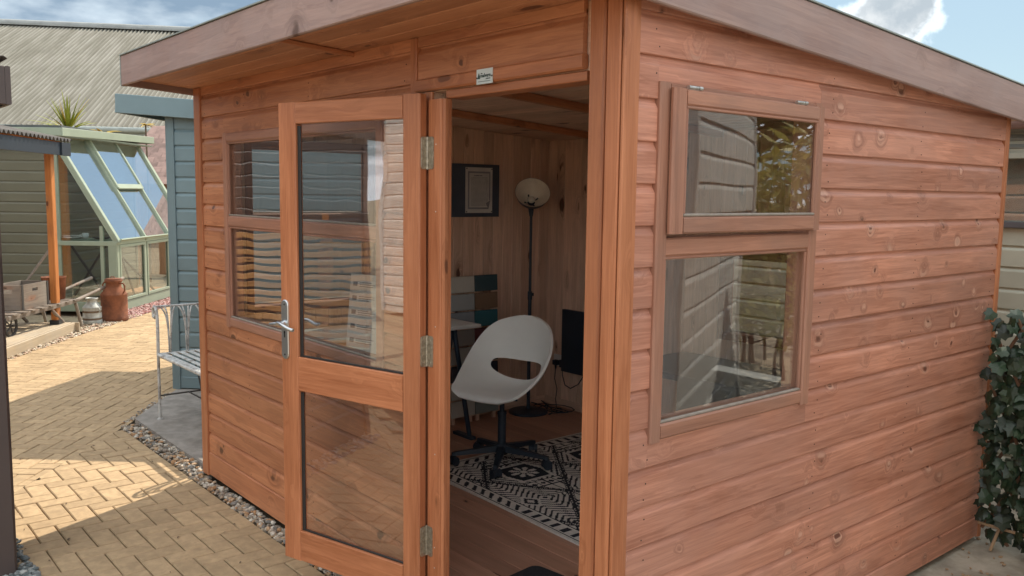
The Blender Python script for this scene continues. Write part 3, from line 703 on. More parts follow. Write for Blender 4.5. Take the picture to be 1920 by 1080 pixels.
plank('jamb', (-2.662, YF-0.001, 0.172), (-2.662, YF-0.001, 2.050), 0.046, 0.014, (0, -1, 0), M['trim'], dj)
plank('threshold', (-2.56, YF+0.02, 0.094), (-1.853, YF+0.02, 0.094), 0.10, 0.022, (0, 0, 1), M['trim'], dj)
B_ = BM()
for z in (1.86, 1.62, 1.20, 0.72, 0.36, 0.28): naild(B_, (-2.598+0.012, YF-0.0322, z), (0, -1, 0), 0.003, 0.001)
B_.build('screws', M['screw'], dj, Id)

# name plate on the lintel, with its print
pl = BM(); pl.box(-2.353, -2.267, YF-0.0305, YF-0.0285, 2.049, 2.098); plate = pl.build('name_plate', M['platem'], SH, Id)
def textobj(txt, size, org, ex, up, mat, parent, name='lettering', ext=0.0004, width=None, shear=0.0, bold=False):
    cu = bpy.data.curves.new('t', 'FONT'); cu.body = txt; cu.size = size; cu.extrude = ext; cu.resolution_u = 2; cu.shear = shear; cu.offset = size*0.018 if bold else 0
    to = bpy.data.objects.new('t', cu); COL.objects.link(to); bpy.context.view_layer.update()
    dg = bpy.context.evaluated_depsgraph_get(); me = bpy.data.meshes.new_from_object(to.evaluated_get(dg))
    bpy.data.objects.remove(to, do_unlink=True)
    if width:
        xs = [v.co.x for v in me.vertices]; k = width/(max(xs)-min(xs)); me.transform(Matrix.Diagonal((k, 1, 1, 1)))
    return mk(name, me, mat, parent, frame(org, ex, up))
yp = YF-0.0309
ex_, ez_ = Vector((1, 0, 0)), Vector((0, 0, 1))
textobj('the', 0.0065, (-2.329, yp, 2.0815), ex_, ez_, M['dinkm'], plate)
textobj('malvern', 0.0185, (-2.332, yp, 2.0705), ex_, ez_, M['dinkm'], plate, width=0.054, bold=True)
textobj('collection', 0.007, (-2.303, yp, 2.0635), ex_, ez_, M['dinkm'], plate, width=0.024)
B_ = BM()
def flatpoly(B, pts, y): B.add([(x, y, z) for x, z in pts], [tuple(range(len(pts)))])
flatpoly(B_, [(-2.345, 2.068), (-2.334, 2.068), (-2.334, 2.076), (-2.3395, 2.086), (-2.345, 2.076)], yp-0.0002)
B_.box(-2.347, -2.332, yp-0.0003, yp+0.0002, 2.0665, 2.0685); B_.box(-2.344, -2.278, yp-0.0003, yp+0.0002, 2.0565, 2.0580)
B_.box(-2.3445, -2.3345, yp-0.0003, yp+0.0002, 2.0685, 2.075)
B_.build('lettering', M['dinkm'], plate, Id)
B_ = BM(); naild(B_, (-2.350, YF-0.0303, 2.070), (0, -1, 0), 0.0035, 0.002); naild(B_, (-2.270, YF-0.0303, 2.072), (0, -1, 0), 0.0035, 0.002); B_.build('plate_screws', M['iron'], plate, Id)

# ---------------- windows
def pane(name, org, ex, ey, w, h, mat, parent, t=0.004):
    "pane lying in local x (width) / z (height), thickness along ey"
    me = bpy.data.meshes.new(name); y0, y1 = -t/2, t/2
    vs = [(0, y0, 0), (w, y0, 0), (w, y1, 0), (0, y1, 0), (0, y0, h), (w, y0, h), (w, y1, h), (0, y1, h)]
    me.from_pydata(vs, [], [(0,3,2,1),(4,5,6,7),(0,1,5,4),(1,2,6,5),(2,3,7,6),(3,0,4,7)]); me.update()
    return mk(name, me, mat, parent, frame(org, ex, ey))
def window(o_, e, n, w, z0, z1, zs, sash, mat, glassm, depth=0.06, proud=0.030, fr=0.048):
    """opening starts at o_ (xy), runs w along e; faces n. zs = middle rail centre or None. Two lights, upper may be a top hung sash"""
    e = Vector((e[0], e[1], 0)); n = Vector((n[0], n[1], 0)); o_ = Vector((o_[0], o_[1], 0))
    P_ = lambda s, z, out=0: o_ + e*s + n*out + Vector((0, 0, z))
    exl = e if (e.cross(n)).z > 0 else e    # frame() handles handedness
    lo0, lo1 = z0+fr, (zs-0.028 if zs else z1-fr)
    first = pane('window', P_(fr-0.008, lo0-0.008, proud-0.026), e, n, w-2*fr+0.016, 1, glassm, SH)
    # local z of the pane may point down when e x n = -Z
    def fixp(o, org, w_, h_):
        down = (e.cross(n)).z < 0
        for v in o.data.vertices:
            v.co.x = 0 if v.co.x < w_*0.5 else w_
            v.co.z = (0 if v.co.z < 0.5 else h_)*(-1 if down else 1)
        if down: o.data.flip_normals()
    fixp(first, None, w-2*fr+0.016, lo1-lo0+0.016)
    Wn = first
    for s in (fr/2, w-fr/2): plank('window_jamb', P_(s, z0-0.005, -depth), P_(s, z1, -depth), fr, depth+proud, n, mat, Wn, c=0.005)
    plank('window_rail', P_(fr, z0+fr/2, -depth), P_(w-fr, z0+fr/2, -depth), fr, depth+proud-0.002, n, mat, Wn, c=0.006)
    plank('window_rail', P_(fr, z1-fr/2, -depth), P_(w-fr, z1-fr/2, -depth), fr, depth+proud-0.002, n, mat, Wn, c=0.006)
    lights = [(lo0, lo1)]
    if zs:
        plank('window_rail', P_(fr, zs, -depth), P_(w-fr, zs, -depth), 0.056, depth+proud-0.004, n, mat, Wn, c=0.006)
        up0_, up1_ = zs+0.028, z1-fr
        if sash:
            a0, a1, b0, b1 = 0.036, w-0.022, zs+0.040, z1-0.016
            sf = 0.060
            tt, oo = 0.020, proud+0.002
            plank('sash_stile', P_(a0+sf/2, b0, oo), P_(a0+sf/2, b1, oo), sf, tt, n, mat, Wn, c=0.006)
            plank('sash_stile', P_(a1-0.036/2, b0, oo), P_(a1-0.036/2, b1, oo), 0.036, tt, n, mat, Wn, c=0.006)
            plank('sash_rail', P_(a0+sf, b1-0.024, oo), P_(a1-0.036, b1-0.024, oo), 0.048, tt-0.001, n, mat, Wn, c=0.006)
            plank('sash_rail', P_(a0+sf, b0+0.026, oo), P_(a1-0.036, b0+0.026, oo), 0.052, tt-0.001, n, mat, Wn, c=0.006)
            p2 = pane('pane', P_(a0+sf-0.006, b0+0.046, oo+0.007), e, n, a1-a0-sf-0.036+0.012, 1, glassm, Wn); fixp(p2, None, a1-a0-sf-0.036+0.012, b1-b0-0.046-0.042)
            q = (a0+sf, a1-0.036, b0+0.052, b1-0.048)
            beadring(q, P_, n, oo+0.006, 0.009, Wn, mat)
        else:
            p2 = pane('pane', P_(fr-0.008, up0_-0.008, proud-0.026), e, n, w-2*fr+0.016, 1, glassm, Wn); fixp(p2, None, w-2*fr+0.016, up1_-up0_+0.016)
            lights.append((up0_, up1_))
    for (a, b) in lights: beadring((fr, w-fr, a, b), P_, n, proud-0.020, 0.010, Wn, mat)
    return Wn
def beadring(q, P_, n, out, bw, parent, mat):
    s0, s1, a, b = q
    plank('glazing_bead', P_(s0, a+bw/2, out), P_(s1, a+bw/2, out), bw, 0.012, n, M['sill'], parent, c=0.003)
    plank('glazing_bead', P_(s0, b-bw/2, out), P_(s1, b-bw/2, out), bw, 0.012, n, mat, parent, c=0.003)
    plank('glazing_bead', P_(s0+bw/2, a+bw, out), P_(s0+bw/2, b-bw, out), bw, 0.012, n, mat, parent, c=0.003)
    plank('glazing_bead', P_(s1-bw/2, a+bw, out), P_(s1-bw/2, b-bw, out), bw, 0.012, n, mat, parent, c=0.003)
w1 = window((FW[0], YF), (1, 0), (0, -1), FW[1]-FW[0], FW[2], FW[3], 1.522, False, M['wintrim'], M['glass'], proud=0.028)
w2 = window((XR, SW[0]), (0, 1), (1, 0), SW[1]-SW[0], SW[2], SW[3], 1.535, True, M['wintrim'], M['glass'], proud=0.030)
w3 = window((XL, LW[0]), (0, 1), (-1, 0), LW[1]-LW[0], LW[2], LW[3], 1.522, False, M['wintrim'], M['glass'], proud=0.028)
w4 = window((BW[0], YB), (1, 0), (0, 1), BW[1]-BW[0], BW[2], BW[3], None, False, M['wintrim'], M['glass'], proud=0.028)
for yy in (2.096, 2.667):      # barrel hinges of the top hung sash
    h = BM(); h.tube([(XR+0.046, yy-0.028, 2.008), (XR+0.046, yy+0.016, 2.008)], 0.0060, 10).tube([(XR+0.046, yy+0.018, 2.008), (XR+0.046, yy+0.034, 2.008)], 0.0068, 10)
    h.box(XR+0.034, XR+0.046, yy-0.026, yy+0.030, 2.000, 2.0025); h.build('sash_hinge', M['zinc'], w2, Id)

# ---------------- door leaf, swung open 164 degrees
dE = Vector((math.cos(rad(195.2)), math.sin(rad(195.2)), 0)); dN = Vector((-dE.y, dE.x, 0)); dN = dN if dN.dot(Vector((1, -1, 0))) > 0 else -dN
H0 = Vector((-2.63, 1.761, 0))        # hinge side corner of the visible face
def D_(s, z, out=0.0): return H0 + dE*s + dN*out + Vector((0, 0, z))
TD = 0.040
z0d, z1d = 0.130, 2.040
SR, SLf = (0.0, 0.083), (0.660, 0.760)
def stile(s0, s1, name, par): 
    return plank(name, D_((s0+s1)/2, z0d, -TD), D_((s0+s1)/2, z1d, -TD), s1-s0, TD, dN, M['trim'], par, c=0.004)
door = stile(SR[0], SR[1], 'door', SH)
stile(SLf[0], SLf[1], 'stile', door)
for (a, b) in ((z0d+0.001, 0.262), (0.864, 1.006), (1.955, z1d-0.001)):
    plank('rail', D_(0.0835, (a+b)/2, -TD+0.001), D_(0.6595, (a+b)/2, -TD+0.001), b-a, TD-0.002, dN, M['trim'], door, c=0.003)
for (a, b) in ((0.262, 0.864), (1.006, 1.955)):
    p = pane('pane', D_(0.083, a, -0.020), dE, dN, 0.577, 1, M['glassd'], door)
    down = dE.cross(dN).z < 0
    for v in p.data.vertices: v.co.z = (0 if v.co.z < 0.5 else b-a)*(-1 if down else 1)
    if down: p.data.flip_normals()
    # dark seal on the far stile side and below, moulded inner edge
    plank('glazing_seal', D_(0.6515, a+0.008, -0.018), D_(0.6515, b-0.008, -0.018), 0.017, 0.006, dN, M['bead'], door, c=0.001)
    plank('glazing_seal', D_(0.083, a+0.004, -0.018), D_(0.660, a+0.004, -0.018), 0.008, 0.006, dN, M['bead'], door, c=0.001)
# handles: plate + lever on both faces
def handle(side):
    B = BM(); s0 = 0.731; off = 0.0 if side > 0 else -TD
    def Q(s, z, o): return D_(s, z, off + o*side)
    pts = []
    n = 10
    for i in range(n): a = math.pi*i/(n-1); pts.append((s0+0.0215*math.cos(a), 1.218+0.0215*math.sin(a)))
    for i in range(n): a = math.pi+math.pi*i/(n-1); pts.append((s0+0.0215*math.cos(a), 1.012+0.0215*math.sin(a)))
    k = len(pts)
    vs = [Q(s, z, 0.0) for s, z in pts] + [Q(s, z, 0.005) for s, z in pts] + [Q(s0+(s-s0)*0.86, 1.115+(z-1.115)*0.975, 0.0075) for s, z in pts]
    fs = [tuple(range(2*k, 3*k))] + [(i, (i+1) % k, k+(i+1) % k, k+i) for i in range(k)] + [(k+i, k+(i+1) % k, 2*k+(i+1) % k, 2*k+i) for i in range(k)]
    B.add(vs, fs)
    B.tube([Q(s0, 1.142, 0.006), Q(s0, 1.142, 0.020)], [0.0125, 0.0105], 14)
    # wave lever, towards the hinge side on the near face
    lev = [(0.0, 0.0, 0.018), (0.0, 0.002, 0.040), (-0.010, 0.004, 0.050), (-0.030, 0.004, 0.053), (-0.055, -0.003, 0.052), (-0.080, -0.010, 0.050), (-0.096, -0.008, 0.048), (-0.106, -0.004, 0.047)]
    if side > 0: lev = [(0, 0, 0.018), (0.0, 0.002, 0.040), (-0.008, 0.005, 0.050), (-0.028, 0.004, 0.054), (-0.052, -0.004, 0.053), (-0.078, -0.013, 0.050), (-0.098, -0.016, 0.047)]
    B.tube([Q(s0+a*1.0, 1.142+b, c) for a, b, c in lev], [0.008, 0.0085, 0.0085, 0.008, 0.0078, 0.0085, 0.0075][:len(lev)] + [0.005]*(len(lev)-7), 10)
    if side > 0: B.tube([Q(s0+0.000, 1.142, 0.036), Q(s0+0.028, 1.140, 0.040), Q(s0+0.052, 1.137, 0.042)], [0.0075, 0.007, 0.005], 10)
    o = B.build('handle', M['chrome'], door, Id)
    kb = BM(); m = lambda s, z: Q(s, z, 0.0079)
    kb.add([m(s0-0.0035, 1.082), m(s0+0.0035, 1.082), m(s0+0.0035, 1.108), m(s0-0.0035, 1.108)], [(0, 1, 2, 3), (3, 2, 1, 0)])
    kb.add([m(s0-0.0045+0.009*i/5, 1.106) if False else m(s0+0.005*math.cos(2*math.pi*i/10), 1.104+0.006*math.sin(2*math.pi*i/10)) for i in range(10)], [tuple(range(10)), tuple(range(9, -1, -1))])
    for z in (1.220, 1.010): naild(kb, m(s0, z), dN*side, 0.0045, 0.0006)
    kb.build('keyhole', M['bead'], door, Id)
handle(1); handle(-1)
for zc_ in (1.830, 1.104, 0.375):
    hb = BM(); c = Vector((-2.636, YF-0.036, zc_)); hh = 0.058
    hb.tube([c-VZ*hh, c+VZ*hh], 0.0052, 10)
    for q in (-0.036, -0.012, 0.012, 0.036): hb.tube([c+VZ*(q-0.0005), c+VZ*(q+0.0005)], 0.0056, 10)
    # leaf on the jamb, rounded corners
    def plateleaf(o0, ex, w, nn):
        ex = Vector(ex); nn = Vector(nn); r = 0.010; pts = [(0, -hh)]
        for a in range(5): t = -math.pi/2+math.pi/2*a/4; pts.append((w-r+r*math.cos(t), -hh+r+r*math.sin(t)))
        for a in range(5): t = math.pi/2*a/4; pts.append((w-r+r*math.cos(t), hh-r+r*math.sin(t)))
        pts.append((0, hh)); k = len(pts)
        vs = [o0+ex*x+VZ*z for x, z in pts]+[o0+ex*x+VZ*z+nn*0.0022 for x, z in pts]
        hb.add(vs, [tuple(range(k, 2*k)), tuple(range(k-1, -1, -1))]+[(i, (i+1) % k, k+(i+1) % k, k+i) for i in range(k)])
        for dx, dz in ((w*0.55, 0.042), (w*0.75, 0.014), (w*0.75, -0.014), (w*0.55, -0.042)): naild(hb, o0+ex*dx+VZ*dz+nn*0.0022, nn, 0.0036, 0.0012)
    plateleaf(Vector((-2.634, YF-0.0322, zc_)), (1, 0, 0), 0.036, (0, -1, 0))
    de = D_(-0.0003, zc_, 0) - (dN*0.006)
    plateleaf(Vector((c.x, c.y, zc_))+dN*0.004, dN, 0.030, -dE)
    hb.build('hinge', M['hingem'], door, Id)

# ---------------- roof
RX0, RX1, RY0, RY1 = -5.03, -1.640, 1.437, 4.66
def roofz(y, dz): return ceil_z(y)+dz
me = bpy.data.meshes.new('roof')
vs = []
for dz in (0.075, 0.118):
    for (x, y) in ((RX0-0.004, RY0-0.024), (RX1+0.026, RY0-0.024), (RX1+0.026, RY1+0.02), (RX0-0.004, RY1+0.02)): vs.append((x, y, roofz(y, dz) + (0.012 if dz > 0.1 else 0)))
me.from_pydata(vs, [], [(0,3,2,1),(4,5,6,7),(0,1,5,4),(1,2,6,5),(2,3,7,6),(3,0,4,7)])
roof = mk('roof', me, M['felt'], SH)
for v in me.vertices:
    v.co.x = min(max(v.co.x, RX0+0.022), RX1-0.002); v.co.y = min(max(v.co.y, RY0+0.022), RY1)
plank('fascia', (RX0, RY0+0.020, 2.319), (RX1+0.020, RY0+0.020, 2.319), 0.157, 0.020, (0, -1, 0), M['fascia'], roof, c=0.004)
def slopeboard(x, nx, name):
    y0, y1 = RY0+0.0205, RY1+0.02
    me = bpy.data.meshes.new(name); vs = []
    sl = Vector((0, y1-y0, roofz(y1, 0)-roofz(y0, 0)))
    A = Vector((x, y0, roofz(y0, 0.045))); Bp = Vector((x, y1, roofz(y1, 0.045)))
    o = plank(name, A, Bp, 0.158, 0.020, (nx, 0, 0), M['fascia'], roof, c=0.004); return o
slopeboard(RX1, 1, 'fascia'); slopeboard(RX0+0.020, -1, 'fascia')
plank('fascia', (RX0, RY1+0.04, roofz(RY1, 0.045)), (RX1+0.02, RY1+0.04, roofz(RY1, 0.045)), 0.157, 0.020, (0, -1, 0), M['fascia'], roof)
# grey felt lapping over the left end and a thin drip strip along the top edges
B_ = BM(); B_.box(RX0-0.006, RX0-0.0005, RY0-0.003, RY0+0.03, 2.238, 2.402); B_.box(RX0-0.009, RX0-0.0055, RY0-0.004, RY0+0.012, 2.352, 2.356); B_.box(RX0-0.009, RX0-0.0055, RY0-0.004, RY0+0.012, 2.300, 2.304)
B_.build('felt_lap', M['gutter'], roof, Id)
B_ = BM(); B_.box(RX0-0.006, RX1+0.026, RY0-0.006, RY0+0.022, 2.3985, 2.404)
for i in range(1): pass
B_.build('felt_edge', M['gutter'], roof, Id)
B_ = BM(); y0, y1 = RY0-0.004, RY1+0.02
vs = [(x, y, roofz(y, 0.1255+dz)) for y in (y0, y1) for x in (RX1-0.01, RX1+0.025) for dz in (0, 0.005)]
B_.add(vs, [(0, 2, 3, 1), (4, 5, 7, 6), (0, 4, 6, 2), (1, 3, 7, 5), (0, 1, 5, 4), (2, 6, 7, 3)])
B_.build('felt_edge', M['gutter'], roof, Id)
# soffit / ceiling boards along X
nbd = 34; bw = (RY1-RY0-0.02)/nbd
sprof = [(0, 0), (0, bw-0.004), (-0.003, bw-0.001), (-0.012, bw), (-0.012, 0.0005), (-0.002, 0.0)]
for k in range(nbd):
    y = RY0+0.021+k*bw
    # local x along +X, local y = up-ish, z = ex x ey = X x Z = -Y -> use ey pointing down
    o = plank('soffit_board', (RX0+0.021, y+bw/2, roofz(y+bw/2, 0.001)), (RX1-0.001, y+bw/2, roofz(y+bw/2, 0.001)), bw-0.0015, 0.014, (0, 0.063, 1), M['soffit'] if y < YF-0.02 else M['lining'], roof, c=0.0035)
for x in (-4.50, -3.20, -2.20):
    A = Vector((x, RY0+0.03, roofz(RY0+0.03, -0.0005))); Bp = Vector((x, YF-0.018, roofz(YF-0.018, -0.0005)))
    plank('soffit_batten', A, Bp, 0.030, 0.018, (0, 0, -1), M['front'], roof) if x == -3.20 else None
for x in (-4.20, -3.32, -2.45):
    A = Vector((x, YF+0.07, roofz(YF+0.07, -0.001))); Bp = Vector((x, YB-0.075, roofz(YB-0.075, -0.001)))
    plank('rafter', A, Bp, 0.044, 0.040, (0, 0, -1), M['front'], roof, c=0.004)

# ---------------- interior lining (vertical boards), floor
def lining(parent, A, B, nrm, z0, z1f, w, holes=()):
    A = Vector((A[0], A[1], 0)); B = Vector((B[0], B[1], 0)); L = (B-A).length; e = (B-A).normalized(); k = int(L/w)
    for i in range(k+1):
        s0, s1 = i*w, min((i+1)*w, L)
        if s1-s0 < 0.006: continue
        mid = A+e*((s0+s1)/2)
        zt = ceil_z(mid.y)-0.002
        zs = [(z0, zt)]
        for h in holes:
            if h[0] < (s0+s1)/2 < h[1]: zs = [(z0, h[2]), (h[3], zt)]
        for a, b in zs:
            if b-a > 0.02:
                o = plank('lining_board', (mid.x, mid.y, a), (mid.x, mid.y, b), s1-s0-0.0012, 0.012, nrm, M['lining'], parent, c=0.004)
lining(lwall, (XL+TH+0.001, YF+TH), (XL+TH+0.001, YB-TH), (1, 0, 0), 0.08, None, 0.088, [(LW[0]-YF-TH, LW[1]-YF-TH, LW[2], LW[3])])
lining(bwall, (XL+TH+0.013, YB-TH-0.001), (XR-TH, YB-TH-0.001), (0, -1, 0), 0.08, None, 0.088, [(BW[0]-XL-TH-0.013, BW[1]-XL-TH-0.013, BW[2], BW[3])])
lining(fwall, (XL+TH+0.02, YF+TH+0.001), (-2.66, YF+TH+0.001), (0, 1, 0), 0.08, None, 0.088, [(FW[0]-XL-TH-0.02, FW[1]-XL-TH-0.02, FW[2], FW[3])])
lining(swall, (XR-TH-0.001, YF+TH+0.02), (XR-TH-0.001, YB-TH-0.02), (-1, 0, 0), 0.08, None, 0.088, [(SW[0]-YF-TH-0.02, SW[1]-YF-TH-0.02, SW[2], SW[3])])
fl = BM(); fl.box(XL+0.05, XR-0.05, YF+0.05, YB-0.05, 0.053, 0.066); floor = fl.build('floor', M['floorw'], SH, Id)
k = 0; y = YF+0.055
while y < YB-0.06:
    plank('floorboard', (XL+0.052, y+0.057, 0.067), (XR-0.052, y+0.057, 0.067), 0.1125, 0.013, (0, 0, 1), M['floorw'], floor, c=0.002); y += 0.1135
plank('skirting', (XL+TH+0.014, YF+TH+0.02, 0.115), (XL+TH+0.014, YB-TH-0.014, 0.115), 0.06, 0.012, (1, 0, 0), M['lining'], lwall)
plank('skirting', (XL+TH+0.03, YB-TH-0.014, 0.115), (XR-TH-0.02, YB-TH-0.014, 0.115), 0.06, 0.012, (0, -1, 0), M['lining'], bwall)

# ================================================================== INSIDE THE SUMMERHOUSE
ZF = 0.0805
# ---- rug with woven pattern
def rugcol(x, y, w, h):
    "1 = black yarn; x along the long side, y from the near edge"
    ex = min(x, w-x); ey = min(y, h-y); e = min(ex, ey)
    if e < 0.022: return 0
    if e < 0.028: return 1
    if e < 0.034: return 0
    if e < 0.092:
        s = (x if ey < ex else y) + (e-0.06)*0.9*(1 if (x if ey < ex else y) < (w if ey < ex else h)*0.45 else 0)
        return 1 if (s/0.074) % 1 < 0.42 else 0
    if e < 0.106: return 0
    if e < 0.114: return 1
    P, Q = 0.78, 0.56
    u = ((x-0.02)/P) % 1; v = ((y-0.18)/Q) % 1
    cu, cv = abs(u-0.5), abs(v-0.5)
    # big diamonds centred on cell corners, lozenges in between
    a = (cu/0.5 + cv/0.5)
    du, dv = min(u, 1-u)*P, min(v, 1-v)*Q
    r = du/0.39 + dv/0.28
    if abs(r-1) < 0.035: return 1
    if 0.05 < abs(r-1) < 0.075: return 1
    if r < 1:                                   # diamond with chevron rows
        if r < 0.16: return 1 if r > 0.08 else 0
        if r < 0.24: return 0
        if du < 0.03 and r > 0.55: return 1 if (r*9) % 1 < 0.4 else 0
        return 1 if ((du*1.0+abs(dv-0.10)*0.9)/0.042) % 1 < 0.38 else 0
    # hexagon with a flower, ladders of small diamonds at its flanks
    fu, fv = (u-0.5)*P, (v-0.5)*Q
    if abs(fu) > 0.16:
        su = abs(fu)-0.205
        if abs(abs(su)-0.042) < 0.006: return 1
        if abs(su) < 0.036:
            q = (fv/0.062) % 1-0.5
            if abs(q) > 0.42: return 1
            return 1 if abs(su)/0.020+abs(q)/0.34 < 1 else 0
        return 0 if (fv/0.062) % 1 < 0.85 else 1
    hx = max(abs(fv)/0.155 + abs(fu)/0.60, abs(fu)/0.135)
    if hx > 1.0: return 1 if ((abs(fv)+abs(fu)*0.8)/0.040) % 1 < 0.42 else 0
    if hx > 0.83: return 0
    rr = math.hypot(fu, fv); th = math.atan2(fv, fu)
    if rr < 0.022: return 0
    if rr < 0.030: return 1
    return 0 if (rr < 0.055+0.035*abs(math.cos(4*th)) and abs(math.cos(4*th)) > 0.55) else 1
def rug():
    w, h, s = 1.90, 1.42, 0.0072; nx, ny = int(w/s), int(h/s); vs = []; fs = []; mi = []
    rr = random.Random(4)
    def hz(x, y): return 0.006 + 0.004*mnoise.noise((x*2.2, y*2.2, 0)) + (0.004*math.exp(-y/0.04) * (0.5+0.5*math.sin(x*7)) )
    for j in range(ny+1):
        for i in range(nx+1):
            x, y = i*s, j*s; vs.append((x, y + 0.010*math.sin(x*3.1)*math.exp(-y*4), hz(x, y)))
    for j in range(ny):
        for i in range(nx):
            k = j*(nx+1)+i; fs.append((k, k+1, k+nx+2, k+nx+1)); mi.append(rugcol((i+.5)*s, (j+.5)*s, w, h))
    n = len(vs); 
    rim = [i for i in range(nx+1)] + [j*(nx+1)+nx for j in range(1, ny+1)] + [ny*(nx+1)+i for i in range(nx-1, -1, -1)] + [j*(nx+1) for j in range(ny-1, 0, -1)]
    vs += [(vs[k][0], vs[k][1], 0.0) for k in rim]
    for a in range(len(rim)): b = (a+1) % len(rim); fs.append((rim[b], rim[a], n+a, n+b)); mi.append(0)
    me = bpy.data.meshes.new('patterned_rug'); me.from_pydata(vs, [], fs); me.materials.append(M['rugc']); me.materials.append(M['rugk'])
    me.polygons.foreach_set('material_index', mi); me.update()
    o = mk('patterned_rug', me, None, None, T(-4.10, 2.735, ZF) @ Matrix.Rotation(rad(-0.6), 4, 'Z'))
    tag(o, 'black and cream geometric patterned rug lying on the summerhouse floor', 'rug')
rug()
me = bpy.data.meshes.new('m'); pts = []
for cxm, cym, a0 in ((0.30-0.04, 0.21-0.04, 0), (-0.30+0.04, 0.21-0.04, 90), (-0.30+0.04, -0.21+0.04, 180), (0.30-0.04, -0.21+0.04, 270)):
    for q in range(5): t = rad(a0+22.5*q); pts.append((cxm+0.04*math.cos(t), cym+0.04*math.sin(t)))
me = prism_me([(y, z) for y, z in pts], 0.018, 'doormat')
o = mk('doormat', me, M['mat'], None, frame((-2.36, 2.225, ZF), (0, 0, 1), (1, 0.12, 0))); tag(o, 'black doormat just inside the open doorway', 'mat')

# ---- swivel chair: one moulded shell with a slot in the back
CH = empty('swivel_chair', (-3.90, 3.20, ZF+0.008), rad(50-180), 'white moulded swivel chair with slotted back on a black star base', 'chair')
def shell():
    NU, NV = 56, 84
    def prof(v):      # centre line: (y forward, z up); v 0 front lip .. 1 top of back
        pts = [(0.235, -0.030), (0.205, -0.002), (0.10, 0.000), (0.0, -0.004), (-0.10, 0.004), (-0.165, 0.045), (-0.200, 0.120), (-0.222, 0.22), (-0.238, 0.33), (-0.250, 0.430), (-0.262, 0.475)]
        t = v*(len(pts)-1); i = min(int(t), len(pts)-2); f = t-i
        p0, p1, p2, p3 = pts[max(i-1, 0)], pts[i], pts[i+1], pts[min(i+2, len(pts)-1)]
        cr_ = lambda a, b, c, d: 0.5*((2*b)+(-a+c)*f+(2*a-5*b+4*c-d)*f*f+(-a+3*b-3*c+d)*f**3)
        return cr_(p0[0], p1[0], p2[0], p3[0]), cr_(p0[1], p1[1], p2[1], p3[1])
    def half(v):
        ks = [(0, 0.150), (0.05, 0.205), (0.12, 0.235), (0.25, 0.255), (0.40, 0.272), (0.52, 0.285), (0.62, 0.290), (0.72, 0.280), (0.82, 0.252), (0.90, 0.205), (0.95, 0.155), (0.985, 0.09), (1.0, 0.035)]
        for (a, x), (b, y) in zip(ks[:-1], ks[1:]):
            if v <= b: f = (v-a)/(b-a); f = f*f*(3-2*f)*0.35+f*0.65; return x+(y-x)*f
        return ks[-1][1]
    EK = [(0, .150, .232, -.022), (.12, .225, .205, .012), (.28, .262, .125, .058), (.42, .285, .040, .125), (.55, .292, -.030, .200), (.68, .282, -.095, .285), (.80, .250, -.150, .365), (.90, .195, -.200, .425), (.96, .120, -.238, .457), (1.0, .030, -.262, .475)]
    def edge(v):
        for i in range(len(EK)-1):
            if v <= EK[i+1][0] or i == len(EK)-2: break
        p0, p1, p2, p3 = EK[max(i-1, 0)], EK[i], EK[i+1], EK[min(i+2, len(EK)-1)]; f = (v-p1[0])/(p2[0]-p1[0])
        m1 = [(p2[k]-p0[k])/(p2[0]-p0[0])*(p2[0]-p1[0]) for k in (1, 2, 3)]; m2 = [(p3[k]-p1[k])/(p3[0]-p1[0])*(p2[0]-p1[0]) for k in (1, 2, 3)]
        h = (2*f**3-3*f*f+1, f**3-2*f*f+f, -2*f**3+3*f*f, f**3-f*f)
        return [h[0]*p1[k]+h[1]*m1[k-1]+h[2]*p2[k]+h[3]*m2[k-1] for k in (1, 2, 3)]
    def P(u, v):
        y, z = prof(v); xe, ye, ze = edge(v); a = abs(u)**2.3
        return Vector((u*xe, y+(ye-y)*a, z+(ze-z)*a))
    hu, hv, hr, hc = 0.66, 0.078, 2.7, 0.572
    def insd(u, v): return abs(u/hu)**hr + abs((v-hc)/hv)**hr
    uv = [(-1+2*i/NU, j/NV) for j in range(NV+1) for i in range(NU+1)]
    vids = {}; vs = []; fs = []
    def vid(k):
        if k in vids: return vids[k]
        u, v = uv[k]
        vids[k] = len(vs); vs.append(k); return vids[k]
    keep = []
    for j in range(NV):
        for i in range(NU):
            k = j*(NU+1)+i; q = (k, k+1, k+NU+2, k+NU+1)
            cu = sum(uv[a][0] for a in q)/4; cv = sum(uv[a][1] for a in q)/4
            if insd(cu, cv) > 1: keep.append(q)
    used = {}
    for q in keep:
        for a in q: used[a] = used.get(a, 0)+1
    for k in list(used):
        u, v = uv[k]
        j, i = divmod(k, NU+1)
        if 0 < i < NU and 0 < j < NV and used[k] < 4:      # rim of the slot: snap on to the outline
            f = insd(u, v)**(1/hr)
            if f > 0: uv[k] = (u/f, hc+(v-hc)/f)
    fs = [tuple(vid(a) for a in q) for q in keep]
    me = bpy.data.meshes.new('shell'); me.from_pydata([P(*uv[k]) for k in vs], [], fs)
    bm = bmesh.new(); bm.from_mesh(me); bmesh.ops.recalc_face_normals(bm, faces=bm.faces[:])
    for _ in range(2): bmesh.ops.smooth_vert(bm, verts=[v for v in bm.verts if v.is_boundary and abs(v.co.x) < 0.2 and v.co.z > 0.03 and v.co.z < 0.3], factor=0.5)
    bm.to_mesh(me); bm.free()
    me.polygons.foreach_set('use_smooth', [True]*len(me.polygons))
    return me
CHS = WM[CH.name] @ T(0, 0, 0.440) @ Matrix.Rotation(rad(-36), 4, 'Z') @ Matrix.Diagonal((0.98, 1, 0.88, 1))
o = mk('seat_shell', shell(), M['chair'], CH, CHS)
md = o.modifiers.new('thickness', 'SOLIDIFY'); md.thickness = 0.016; md.offset = 0
